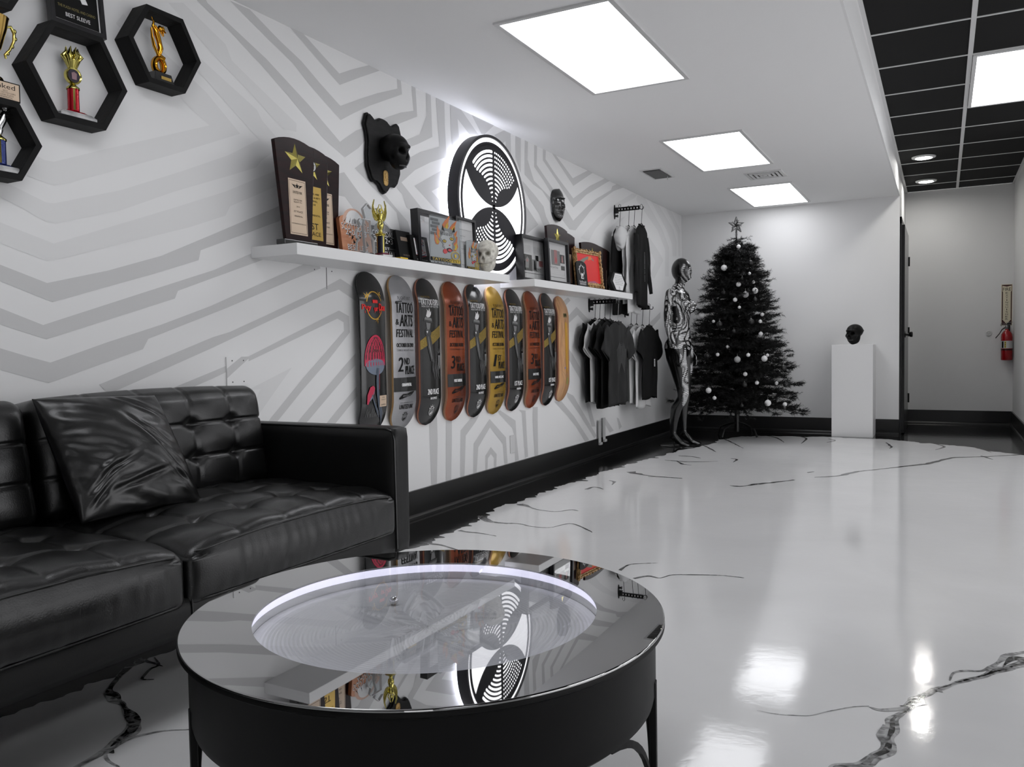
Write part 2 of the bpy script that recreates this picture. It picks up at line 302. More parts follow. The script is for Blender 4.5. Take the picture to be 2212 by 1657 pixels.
# black border along the left and back walls, ragged inner edge
edge=[(-2.0,-4.5),(-2.15,-2),(-2.0,0),(-2.12,1.0),(-2.08,2.0),(-2.15,3.1),(-2.22,3.8),(-2.215,4.5),(-2.19,5.5),(-2.09,6.5),(-2.0,7.0),(-1.9,7.45),(-1.86,7.9),(-1.77,8.24),(-1.4,8.36),(-1.0,8.42),(-.5,8.40),(-.1,8.2),(.16,8.02),(.4,7.75),(XR,7.45)]
pts=[]
for (x0,y0),(x1,y1) in zip(edge,edge[1:]):
    L=math.hypot(x1-x0,y1-y0); k=max(2,int(L/.012)); nx,ny=(y1-y0)/L,-(x1-x0)/L
    for i in range(k):
        t=i/k; x=x0+(x1-x0)*t; y=y0+(y1-y0)*t
        d_=.055*noise.noise((x*3,y*3,1))+.035*noise.noise((x*9,y*9,4))+.018*noise.noise((x*30,y*30,7))+.008*noise.noise((x*90,y*90,2))
        s_=max(0,noise.noise((x*11+5,y*11,9))-.25)*.16; pts.append((x+nx*(d_+s_),y+ny*(d_+s_),.0005))
pts+= [(XR+.02,YB2+.05,.0005),(W-.05,YB2+.05,.0005),(W-.05,-4.5,.0005)]
fl.poly(pts,1)
def ribbon(code,pts,w,mi=2,z=.0009,amp=.35):
    zc=ZF[code]; Pp=[onz(zc[0]+a/zc[2],zc[1]+b_/zc[2]) for a,b_ in pts]; Q=[]
    for i in range(len(Pp)-1):
        p0=Pp[max(i-1,0)];p1=Pp[i];p2=Pp[i+1];p3=Pp[min(i+2,len(Pp)-1)]
        for k in range(12):
            t=k/12; Q.append(.5*((2*p1)+(p2-p0)*t+(2*p0-5*p1+4*p2-p3)*t*t+(3*p1-p0-3*p2+p3)*t**3))
    Q.append(Pp[-1]); n=len(Q); ws=w if isinstance(w,(list,tuple)) else [0,w,0]; Lf=[];Rt=[]
    for i,q in enumerate(Q):
        t=i/(n-1)*(len(ws)-1); j=min(int(t),len(ws)-2); wi=ws[j]+(ws[j+1]-ws[j])*(t-j)
        d_=(Q[min(i+1,n-1)]-Q[max(i-1,0)]); d_.z=0; d_=d_.normalized() if d_.length>1e-6 else Vector((1,0,0)); nn=Vector((-d_.y,d_.x,0))
        wob=noise.noise(q*18)*amp; wl_=wi*(.5+wob); wr_=wi*(.5+noise.noise(q*16+Vector((9,0,0)))*amp); sh=nn*noise.noise(q*9)*wi*.4
        Lf.append((q.x+nn.x*wl_+sh.x,q.y+nn.y*wl_+sh.y,z)); Rt.append((q.x-nn.x*wr_+sh.x,q.y-nn.y*wr_+sh.y,z))
    fl.add(Lf+Rt,[(i,i+1,n+i+1,n+i) for i in range(n-1)],mi)
ZF=dict(F=(860,880,3.16),N=(1400,860,2.724),O=(1400,1100,2.724),Q=(0,1360,4.809),P=(0,0,1))
ribbon('F',[(560,740),(600,770),(700,790),(820,795),(920,815),(1040,820),(1180,795),(1300,840),(1325,855)],[.05,.03,.012,.008,.006,.012,.004])
ribbon('F',[(840,660),(890,680),(960,700),(1080,712),(1180,700),(1230,708)],[.05,.02,.01,.008,.012,.003])
ribbon('F',[(1590,440),(1640,455),(1700,465),(1800,475),(1940,487)],[.08,.03,.012,.006])
ribbon('F',[(420,840),(470,850),(560,860),(670,880)],[.03,.012,.004]); ribbon('F',[(180,930),(280,940),(360,960),(410,975)],[.02,.015,.006])
ribbon('F',[(1280,560),(1340,545),(1400,560)],[.03,.01]); ribbon('F',[(1440,500),(1475,510),(1460,530)],[.01,.02,.004])
for P_ in [[(480,515),(545,520),(640,507),(760,495),(860,482)],[(980,467),(1120,458),(1220,435),(1350,420),(1530,400),(1650,385),(1790,352),(1980,345),(2110,338),(2230,330)]]: ribbon('N',P_,[.006,.035,.012,.04,.03,.02,.02])
for P_ in [[(0,462),(100,465),(200,472)],[(700,222),(760,236),(800,262)],[(890,225),(930,240),(900,268)],[(1060,240),(1100,250),(1050,262)],[(1400,262),(1430,285),(1420,297)],[(1650,262),(1740,285),(1690,305)],[(1900,285),(1960,300),(2020,320)],[(1960,340),(2030,362)],[(180,340),(260,345),(310,355)],[(100,365),(240,375),(410,373)],[(330,280),(370,300),(400,318)],[(170,370),(200,388),(255,395)],[(490,355),(520,362),(500,378)],[(430,240),(470,250),(560,296)],[(2040,300),(2120,318)],[(940,440),(980,433)]]: ribbon('N',P_,[.012,.022,.004],amp=.3)
ribbon('O',[(2260,835),(2150,855),(2080,880),(2030,930),(1960,952),(1870,952),(1800,965),(1775,1010)],[.012,.02,.012,.01,.004],3); 
BIG=[(2270,880),(2150,925),(2080,945),(2000,970),(1900,995),(1780,1035),(1700,1060),(1640,1090),(1580,1140),(1520,1190),(1445,1240),(1430,1330),(1400,1400),(1340,1450),(1280,1480),(1100,1560)]
ribbon('O',BIG,[.05,.035,.02,.012,.03,.02,.03,.035,.04,.05],3,.0007,.5); ribbon('O',BIG,[.02,.014,.006,.003,.012,.008,.014,.02,.03],2,.0011,.9)
ribbon('O',[(2240,890),(2180,880),(2120,890),(2090,930)],[.03,.022,.004],2,.0011); ribbon('O',[(1390,1270),(1370,1330),(1395,1390)],[.012,.02,.008],3,.0010)
ribbon('O',[(1640,1075),(1690,1065),(1735,1080)],[.004,.028,.0],3,.0012); ribbon('O',[(1300,1165),(1380,1185),(1500,1170),(1560,1130),(1610,1100)],[.002,.014,.022,.03,.01],3,.001)
ribbon('O',[(1480,1160),(1530,1155),(1565,1115)],[.004,.016,.012],2,.0013)
ribbon('O',[(640,1185),(750,1205),(870,1215),(960,1215),(1060,1190),(1200,1165),(1300,1160)],[.001,.004,.003,.004,.002],3); ribbon('O',[(-80,410),(0,395),(70,405),(150,387),(320,388),(450,392),(565,405)],[.014,.01,.006,.008,.004,.006])
ribbon('O',[(-170,360),(-100,325),(60,318)],[.014,.006,.002])
ribbon('Q',[(1440,320),(1280,440),(1180,560),(1150,650),(1200,730),(1270,780),(1340,870),(1385,960),(1340,1060),(1250,1140),(1150,1220),(1000,1310),(850,1400),(600,1560)],[.03,.02,.014,.03,.014,.02,.045,.04,.02,.012,.014],3,.0007); ribbon('Q',[(1440,320),(1280,440),(1180,560),(1150,650),(1230,700),(1270,780),(1360,870),(1400,960),(1340,1060),(1250,1140),(1150,1220)],[.03,.016,.01,.024,.006,.012,.03,.028,.02,.002],2,.0011)
ribbon('Q',[(2130,1040),(1900,1045),(1700,1055),(1560,1080),(1400,1120),(1200,1210),(1050,1290),(820,1428),(600,1520)],[.003,.003,.006,.01,.014,.02,.016,.01],3,.001)
ribbon('Q',[(1600,290),(1640,370),(1560,410),(1500,470),(1480,520),(1600,520)],[.004,.012,.01,.004]); ribbon('Q',[(1430,310),(1570,350),(1690,385)],[.02,.012,.003]); ribbon('Q',[(1080,1280),(1120,1260),(1180,1290)],[.012,.018,.002]); ribbon('Q',[(1090,1290),(1110,1360),(1240,1428)],[.006,.01,.004],3)
struct(fl.build('floor',[M_fw,M_fb,M_vein,M_vg]))
# ------------------------------------------------------------------ ceiling lights
M_lamp=mat('lit_diffuser',255,.5,emit=(250,251,255),es=LAMP)
M_lampB=mat('lit_diffuser_far',255,.5,emit=(250,251,255),es=LAMP)
def troffer(x0,x1,y0,y1,z,label,group):
    t=thing('ceiling_light',label,'ceiling light',T((x0+x1)/2,(y0+y1)/2,z),group); a,b_=(x1-x0)/2,(y1-y0)/2
    b=MB(); b.ring([(-a,-b_),(a,-b_),(a,b_),(-a,b_)],[(-a+.022,-b_+.022),(a-.022,-b_+.022),(a-.022,b_-.022),(-a+.022,b_-.022)],-.009,.0); b.build('frame',M_white,t)
    b=MB(); b.box(0,0,-.003,2*a-.044,2*b_-.044,.004); b.build('diffuser',M_lamp,t)
G='flat rectangular ceiling lights'
troffer(-1.745,-1.195,3.185,4.345,ZC,'largest lit ceiling panel at the top of the photo, nearest in the white ceiling',G)
troffer(-1.745,-1.18,5.555,6.70,ZC,'lit ceiling panel in the middle of the row, in front of the square vent',G)
troffer(-1.74,-1.175,7.555,8.70,ZC,'lit ceiling panel farthest back, close to the white back wall',G)
troffer(-1.745,-1.195,.75,1.91,ZC,'ceiling panel of the white ceiling above the coffee table, out of the picture',G)
troffer(XT+.015,XT+.61,Y0+TS+.01,Y0+3*TS-.01,ZC2,'lit panel set in the black tiled ceiling at the right edge',G)
troffer(XT+1.235,XT+1.83,Y0-5*TS+.01,Y0-3*TS-.01,ZC2,'panel in the black tiled ceiling to the right of the camera',G)
troffer(XT+1.235,XT+1.83,Y0-11*TS+.01,Y0-9*TS-.01,ZC2,'panel in the black tiled ceiling behind the camera',G)
troffer(XT+1.235,XT+1.83,Y0+TS+.01,Y0+3*TS-.01,ZC2,'added fill light panel in the black tiled ceiling beyond the right edge of the picture',G)  # unseen panel added to brighten the back of the room
troffer(XT+1.235,XT+1.83,Y0-2*TS+.01,Y0-TS*0-.01,ZC2,'added fill light panel in the black tiled ceiling level with the round sign',G)  # second added panel out of view, more light deep in the room
for y,l in ((8.31,'nearer round recessed light in the black tiled ceiling'),(9.55,'farther round recessed light in the black tiled ceiling')):
    t=thing('recessed_light',l,'ceiling light',T(-.158,y,ZC2),'round recessed lights in the black ceiling')
    b=MB(); b.lathe([(.100,0),(.098,-.008),(.07,-.014),(.066,-.006),(.066,0)],32); b.build('trim_ring',M_white,t,smooth=40)
    b=MB(); b.lathe([(0,-.007),(.066,-.007),(.066,-.002),(0,-.002)],32); b.build('lens',mat('lit_downlight',255,.5,emit=(255,253,248),es=LAMP*24),t)
# vents
t=thing('ceiling_vent','square four way air diffuser between the two far ceiling panels','vent',T(-1.32,7.12,ZC))
def sqr(a): return [(-a,-a),(a,-a),(a,a),(-a,a)]
M_dk=mat('vent_shadow_grey',60,.8)
b=MB(); b.ring(sqr(.15),sqr(.125),-.008,0,0); b.build('frame',M_white,t)
b=MB(); b.box(0,0,-.001,.25,.25,.002); b.build('opening',M_dk,t)
b=MB()
for a in (.115,.08,.045): b.ring(sqr(a),sqr(a-.02),-.012,-.004,0)
b.box(0,0,-.008,.03,.03,.006); b.build('louver',M_white,t)
t=thing('ceiling_vent','slim rectangular air grille in the white ceiling above the clothes rack','vent',T(-2.09,6.6,ZC))
b=MB(); r_=[(-.09,-.2),(.09,-.2),(.09,.2),(-.09,.2)]; b.ring(r_,[(x*.82,y*.9) for x,y in r_],-.006,0); b.build('frame',M_white,t)
b=MB(); b.box(0,0,-.001,.148,.36,.002); b.build('opening',M_dk,t)
b=MB()
for i in range(11): b.T=T(0,-.14+.031*i,-.004)@Rx(.6); b.box(0,0,0,.146,.022,.0012)
b.T=I4; b.box(.05,.12,-.02,.006,.006,.03); b.build('louver',M_white,t)
b=MB(); b.box(W+.0008,2.981,1.252,.0016,.0022,.10)
for y in (2.90,3.02): b.T=T(W,y,1.287)@AX; b.lathe([(.003,0),(.003,.001),(0,.001)],8)
b.T=I4; struct(b.build('trim_2',M_dk))
# ------------------------------------------------------------------ sofa
M_lea=mat('black_leather',12,.31,spec=.6,bump=(260,.35,.0012,4))
M_leaf=mat('black_leather_flat',13,.42,spec=1.0,bump=(420,.3,.0008,4))
M_leap=mat('black_soft_leather',12,.30,spec=.6,bump=(300,.2,.001,3))
def rbox(b,x0,x1,y0,y1,z0,z1,r,nx,ny,nz,disp=None,mi=0):
    """rounded box skinned with six grids, optional displacement fn(point, normal)->offset vector"""
    def m(p):
        q=Vector((min(max(p[0],x0+r),x1-r),min(max(p[1],y0+r),y1-r),min(max(p[2],z0+r),z1-r))); d=Vector(p)-q
        n=d.normalized() if d.length>1e-9 else Vector((0,0,0)); o=q+n*r
        return o+disp(o,n) if disp else o
    def g(t,a,c): return a+(c-a)*t
    for f in (0,1):
        X=x1 if f else x0; Y=y1 if f else y0; Z=z1 if f else z0
        b.grid(ny,nz,lambda u,v:m((X,g(u if f else 1-u,y0,y1),g(v,z0,z1))),mi)
        b.grid(nx,nz,lambda u,v:m((g(1-u if f else u,x0,x1),Y,g(v,z0,z1))),mi)
        b.grid(nx,ny,lambda u,v:m((g(u if f else 1-u,x0,x1),g(v,y0,y1),Z)),mi)
def weld(o,d=.0004):
    import bmesh
    bm=bmesh.new(); bm.from_mesh(o.data); bmesh.ops.remove_doubles(bm,verts=bm.verts,dist=d); bmesh.ops.recalc_face_normals(bm,faces=bm.faces)
    bm.to_mesh(o.data); bm.free(); return o
def tuft(u,v,nu,nv,seam=.006,dim=.016,puff=.012,dirv=True):
    """u,v in 0..1: quilting with seams on an nu x nv grid and a button dimple on each crossing"""
    fu=u*nu; fv=v*nv; du=abs(fu-round(fu)); dv=abs(fv-round(fv))
    inU=.5<fu<nu-.5; inV=.5<fv<nv-.5
    h=puff*min(1,(math.sin(PI*min(max(u,0),1))*math.sin(PI*min(max(v,0),1)))**.35)
    if inU: h-=seam*.6*math.exp(-(du/.025)**2)
    if inV: h-=seam*math.exp(-(dv/.035)**2)
    if inU and inV: h-=dim*math.exp(-(du*du+dv*dv)/.022)
    h+=.004*math.cos(2*PI*fu)*-.5+.004*math.cos(2*PI*fv)*-.5
    return h
XF=-1.68; XBK=-2.505
sofa=thing('sofa','long black leather sofa with tufted cushions standing against the painted wall','sofa',T(-2.09,1.0,0))
SI=Matrix.Translation((2.09,-1.0,0))
def sb(): b=MB(); b.T=SI; return b
b=sb(); rbox(b,XBK,XF+.004,-.37,2.30,.20,.30,.012,6,30,4); o=b.build('base',M_leaf,sofa,smooth=40); weld(o)
for ys in (1.425,.575):
    b=sb(); b.tube([(XF+.0035,ys,.205),(XF+.006,ys,.25),(XF+.0035,ys,.30)],.0025,6); b.build('seam',M_leap,sofa,smooth=60)
for y0,y1 in ((2.30,2.395),(-.465,-.37)):
    b=sb(); rbox(b,XBK,XF+.004,y0,y1,.20,.645,.022,20,8,12); o=b.build('arm',M_leaf,sofa,smooth=50); weld(o)
    b=sb(); yy=(y0+.008) if y0>0 else (y1-.008); xx=XF-.005
    b.tube([(XBK+.1,yy,.640),(xx-.03,yy,.640),(xx-.006,yy,.630),(xx+.003,yy,.60),(xx+.006,yy,.22)],.004,6); b.build('piping',M_leap,o if False else sofa,smooth=60)
b=sb(); rbox(b,XBK-.005,XBK+.11,-.37,2.30,.20,.60,.02,5,24,8); o=b.build('back_frame',M_leaf,sofa,smooth=50); weld(o)
for x in (XF-.09,XBK+.09):
    for y in (-.36,2.29,.97):
        b=sb(); b.T=SI@T(x,y,0); b.lathe([(.013,0),(.02,.2)],16); b.build('leg',M_blk,sofa,smooth=40)
for k in range(3):
    y0=-.365+k*.889; y1=y0+.884
    def dseat(p,n,y0=y0,y1=y1):
        u=(p.y-y0)/(y1-y0); v=(p.x-(XBK+.12))/(XF+.012-(XBK+.12)); off=Vector((0,0,0))
        if n.z>.3 or (n.length<.1 and p.z>.4): off.z+=tuft(u,v,5,4,.008,.018,.022)*max(n.z,0)+ .014*math.sin(PI*u)
        e=max(0,1-abs(2*u-1)**6); fr=math.exp(-((v-1)/.12)**2)
        if n.x>.3: off.x+=n.x*(.016*e*math.sin(PI*min(max((p.z-.27)/.15,0),1))+.0022*noise.noise((p.y*38,p.z*7,k))*e)
        off.z+=.006*noise.noise((p.x*7,p.y*7,k*3))*max(n.z,0)
        off.z-=.018*fr*abs(2*u-1)**5*(1 if n.z>0 else 0)
        return off
    b=sb(); rbox(b,XBK+.12,XF+.012,y0,y1,.272,.430,.028,80,110,16,dseat); o=b.build('seat_cushion',M_lea,sofa,smooth=180); weld(o)
    for zz,dz in ((.418,.018),(.288,0)):
        b=sb(); P_=[]
        for i in range(41):
            u=.02+.96*i/40; y=y0+(y1-y0)*u; e=1-abs(2*u-1)**6
            P_.append((XF+.0075+(.0 if dz else .002)+ (.0065*e if dz else .006*e) - (.02 if i in(0,40) else 0),y,zz+(.012*math.sin(PI*u)-.012*abs(2*u-1)**5)*(1 if dz else 0)))
        b.tube(P_,.0034,6); b.build('piping',M_leap,o,smooth=60)
    # back cushion, leaning
    def dback(p,n,y0=y0,y1=y1):
        u=(p.y-y0)/(y1-y0); v=(p.z-.43)/.345; off=Vector((0,0,0))
        if n.x>.2: off.x+=tuft(u,v,5,3,.010,.022,.030)*n.x
        if n.z>.3: off.z+=.012*math.sin(PI*u)*n.z-.003*math.exp(-(abs(u*5-round(u*5))/.03)**2)
        off.x+=.005*noise.noise((p.z*6,p.y*6,k*5+1))
        return off
    b=sb(); b.T=SI@T(-2.32,0,.43)@Ry(-.17)@T(2.32,0,-.43); rbox(b,XBK+.075,-2.235,y0+.004,y1-.004,.415,.785,.045,16,110,60,dback); o=b.build('back_cushion',M_lea,sofa,smooth=180); weld(o)
# throw pillow
P00,P10,P11,P01=Vector((-2.075,1.405,.452)),Vector((-2.06,1.80,.445)),Vector((-2.215,1.765,.782)),Vector((-2.225,1.375,.795))
nrm=(P10-P00).cross(P01-P00).normalized(); nrm=nrm if nrm.x>0 else -nrm
CR=[(.62,.95,-.55,.9),(.75,.55,-.9,.5),(.8,.42,-1.0,.4),(.35,.38,.4,.35),(.22,.3,.7,.3),(.15,.16,.8,.3),(.5,.25,.25,.5),(.85,.22,-.9,.35),(.9,.12,-.7,.3)]
def pil(u,v,s):
    c=P00*(1-u)*(1-v)+P10*u*(1-v)+P11*u*v+P01*(1-u)*v
    mid=(P00+P11+P10+P01)/4; pin=1-.015*((1-abs(2*u-1)**2)*(abs(2*v-1)**3)+(1-abs(2*v-1)**2)*(abs(2*u-1)**3)); c=mid+(c-mid)*pin
    a=max(0,(1-(2*u-1)**2)*(1-(2*v-1)**2)); h=.068*a**.42
    wr=0
    for cu_,cv_,sl,ln in CR:
        t=(u-cu_)*math.cos(sl)+(v-cv_)*math.sin(sl); q=-(u-cu_)*math.sin(sl)+(v-cv_)*math.cos(sl)
        wr+=math.exp(-(t/(ln*.42))**2)*(-.75*math.exp(-((q)/.017)**2)+.6*math.exp(-((q-.035)/.022)**2)+.4*math.exp(-((q+.035)/.022)**2))
    ed=min(u,1-u,v,1-v); wr+=.8*noise.noise((u*5+v*9,v*4-u*3,3.3))*1.0+.7*math.sin((u if ed in(v,1-v) else v)*70)*math.exp(-ed/.04)*.35
    return c+nrm*(s*h+(.0085*wr*min(1,a*4) if s>0 else 0))
b=MB(); C0=Vector((-2.14,1.59,.45)); b.T=T(*(-C0)); N_=90
b.grid(N_,N_,lambda u,v:pil(u,v,1)); b.grid(N_,N_,lambda u,v:pil(1-u,v,-.75))
o=b.build('throw_pillow',M_leap,None,smooth=180,frame=T(*C0)); weld(o,.0008); tag(o,'square black leather throw pillow leaning on the sofa back','pillow')
# ------------------------------------------------------------------ coffee table
TC=(-.891,1.321); TZ=.41; TR=.4575
tb=thing('coffee_table','low round black metal coffee table with a glass top over white sand','coffee table',T(TC[0],TC[1],0))
M_tm=mat('black_powder_coat',13,.5,bump=(900,.1,.0005))
b=MB(); b.lathe([(.452,.392),(.4575,.396),(.4575,.401),(.4555,.4045),(.35,.4045)],192,cap=False); b.lathe([(.452,.392),(.442,.388),(.440,.383),(.440,.275),(.436,.258),(.424,.247),(.405,.243),(.0,.243)],128,cap=False)
b.build('frame',M_tm,tb,smooth=30)
b=MB(); b.lathe([(.33,.4086),(.4550,.4086)],192,cap=False); b.lathe([(.33,.4046),(.33,.4086)],192,cap=False); b.lathe([(.4550,.4086),(.4568,.4078),(.4574,.4062),(.4574,.4046)],192,cap=False); b.build('glass_rim',mat('black_mirror_glass',172,.012,1),tb,smooth=75)
tb.children[-1]['label']='black backed border of the glass top'
b=MB(); b.lathe([(0,.4086),(.33,.4086)],128,cap=False); b.build('glass_top',glassmat('clear_table_glass',(244,245,248),.0,1.9),tb)
b=MB(); b.lathe([(.331,.4045),(.3385,.4045),(.3385,.368)],128,cap=False); b.build('tray_wall',mat('white_tray_wall',225,.5),tb,smooth=60)
b=MB(); b.lathe([(.3375,.386),(.3375,.4035)],128,cap=False); b.build('light_strip',mat('led_strip_light',255,.5,emit=(232,230,255),es=.95),tb)
def rs(th):
    s=0
    for a,L,w_ in ((2.75,.205,.30),(3.55,.215,.28),(4.5,.16,.34),(5.5,.15,.36),(.12,.215,.24),(1.25,.165,.40),(2.0,.13,.4)):
        d=(th-a+PI)%(2*PI)-PI; s=max(s,L*math.exp(-abs(d)/w_)+.055)
    return min(s,.235)
NR,NA=230,420; vs=[];fs=[]
for i in range(NR):
    r=.338*(i+.5)/NR
    for j in range(NA):
        th=2*PI*j/NA; R_=rs((th+.5)%(2*PI)); q=r/R_
        if q>1.06: z=.0016*math.sin(2*PI*r/.0078)*min(1,(q-1.06)*8)*min(1,(.33-r)*40)
        elif q>.94: z=.0055*math.exp(-((q-1)/.035)**2)
        else: z=.0018*math.sin(2*PI*(q*9+1.6*math.sin(3*th+q*5)))+.0040*math.exp(-((q-.72-.08*math.sin(5*th))/.02)**2)+.0036*math.exp(-((q-.42-.07*math.sin(4*th+1))/.02)**2)
        vs.append((r*math.cos(th),r*math.sin(th),.369+z))
for i in range(NR-1):
    for j in range(NA): fs.append((i*NA+j,i*NA+(j+1)%NA,(i+1)*NA+(j+1)%NA,(i+1)*NA+j))
b=MB(); b.add(vs,fs); b.poly([(vs[j][0],vs[j][1],vs[j][2]) for j in range(NA)]); b.build('sand_bed',mat('white_sand',232,.85),tb,smooth=180)
vx=Vector((-.56,.83,0)); rx=Vector((.83,.56,0))
for dr in [rx*math.cos(q)+vx*math.sin(q) for q in [math.radians(d_) for d_ in (-21,-90,-159,54,126)]]:
    p=dr*.436; a=math.atan2(dr.y,dr.x); b=MB(); b.T=T(p.x,p.y,0)@Rz(a); b.box(0,0,.150,.012,.022,.30); b.box(0,0,.003,.016,.03,.006); b.build('leg',M_tm,tb,bevel=.002)
    for s_ in (-1,1):
        path=[]; 
        for i in range(13):
            t=i/12; an=s_*(.42*(1-math.cos(t*PI/2))); kq=1-.045*t; path.append((kq*(p.x*math.cos(an)-p.y*math.sin(an)),kq*(p.x*math.sin(an)+p.y*math.cos(an)),.03+.218*math.sin(t*PI/2)))
        b=MB(); L_=[];
        for (x,y,z) in path:
            rr=Vector((x,y,0)).normalized(); L_.append((Vector((x,y,z)),rr))
        for i in range(12):
            (p0,r0_),(p1,r1_)=L_[i],L_[i+1]; up=Vector((0,0,.007)); h0,h1=r0_*.004,r1_*.004
            b.add([p0-h0-up,p0+h0-up,p0+h0+up,p0-h0+up,p1-h1-up,p1+h1-up,p1+h1+up,p1-h1+up],[(0,1,5,4),(1,2,6,5),(2,3,7,6),(3,0,4,7)]+([(3,2,1,0)] if i==0 else [])+([(4,5,6,7)] if i==11 else []))
        b.build('brace',M_tm,tb)
p=onz(851,1297,.380); b=MB(); b.sph((0,0,0),.0098,32,20); o=b.build('steel_ball',mat('polished_steel',225,.03,1),None,smooth=180,frame=T(p.x,p.y,.3798)); tag(o,'small polished steel ball resting on the sand inside the coffee table','ball')
# ------------------------------------------------------------------ pedestal and skulls
o=MB().bb(-.185,.185,-.2,.2,0,.892).build('pedestal',mat('white_laminate',226,.45),None,bevel=.002,frame=T(-.768,8.68,0)); tag(o,'tall white box pedestal standing before the back wall','pedestal')
def smax(a,b,k): h=max(k-abs(a-b),0)/k; return max(a,b)+h*h*k*.25
def rayell(d,c,r):
    a=sum((d[i]/r[i])**2 for i in range(3)); b_=-2*sum(d[i]*c[i]/r[i]**2 for i in range(3)); q=sum((c[i]/r[i])**2 for i in range(3))-1
    D=b_*b_-4*a*q
    return (-b_+math.sqrt(D))/(2*a) if D>0 else 0
def skull_bm(jaw=True,nu=110,nv=90):
    """skull facing +Y, about 15 cm wide; single relief surface"""
    b=MB(); ell=[((0,-.006,.012),(.066,.086,.066)),((0,.030,-.036),(.051,.056,.060))]
    if jaw: ell+=[((0,.026,-.050),(.041,.054,.070)),((.020,.010,-.045),(.034,.05,.066)),((-.020,.010,-.045),(.034,.05,.066))]
    def rr(d):
        r=0.001
        for c,e in ell:
            q=rayell(d,c,e)
            if q>0: r=smax(r,q,.016)
        for sx in (-1,1):
            e=Vector((sx*.052,.052,-.032)).normalized(); a=(d-e).length; r+=.012*math.exp(-(a/.20)**2)
            e=Vector((sx*.030,.078,.014)).normalized(); q=d-e; r+=.010*math.exp(-(q.z/.12)**2-(q.x/.30)**2)
            e=Vector((sx*.030,.082,-.016)).normalized(); a=math.hypot((d-e).x*1.0,(d-e).z*1.05+(d-e).y*.3); r-=.044*math.exp(-(a/.185)**5)
            e=Vector((sx*.06,.028,-.066)).normalized(); a=(d-e).length; r-=.009*math.exp(-(a/.20)**3)
            e=Vector((sx*.068,.045,.0)).normalized(); a=(d-e).length; r-=.003*math.exp(-(a/.22)**2)
        e=Vector((0,.085,-.043)).normalized(); q=d-e; w_=.075-.30*min(max(q.z,-.15),.12); a=math.hypot(q.x/max(w_,.02),q.z/.13); r-=.026*math.exp(-a**4)
        if jaw:
            e=Vector((0,.075,-.074)).normalized(); q=d-e; r-=.008*math.exp(-(q.z/.030)**2)*math.exp(-(q.x/.42)**4)
        return r
    def fn(u,v):
        th=2*PI*u; ph=PI*v; d=Vector((math.sin(ph)*math.cos(th),math.sin(ph)*math.sin(th),-math.cos(ph))); return d*rr(d)
    b.grid(nu,nv,fn,closex=True); return b
def teeth_bm(jaw=True):
    b=MB()
    for row in ((-.0655,.0095),(-.0775,.009)) if jaw else ((-.083,.011),):
        for i in range(-6,7):
            a=i*.155; x=.031*math.sin(a); y=.043+.033*math.cos(a); b.T=T(x,y-(0 if jaw else .010),row[0]+(0 if jaw else .006)+(.0 if jaw else -.003))@Rz(-a); b.box(0,0,0,.0046,.006,row[1]*.85)
    b.T=I4; return b
def skull(name,label,frame,m,mt,jaw=True,parent=None):
    if parent is None: t=thing(name,label,'skull',frame)
    o=skull_bm(jaw).build('skull_bone' if parent is None else name,m,parent or t,smooth=180)
    if parent: o.matrix_local=frame
    q=teeth_bm(jaw).build('teeth',mt,o,bevel=.001); return o
M_bs=mat('matt_black_resin',14,.45); M_bone=mat('ivory_bone',(203,200,190),.5,var=(40,(150,146,136),.4,.75),bump=(150,.3,.001))
skull('skull_ornament','matt black skull ornament standing on the white pedestal',T(-.757,8.60,.892+.122)@Rz(PI-.5)@Sc(1.05,1.05,1.0),M_bs,mat('grey_teeth',70,.35))
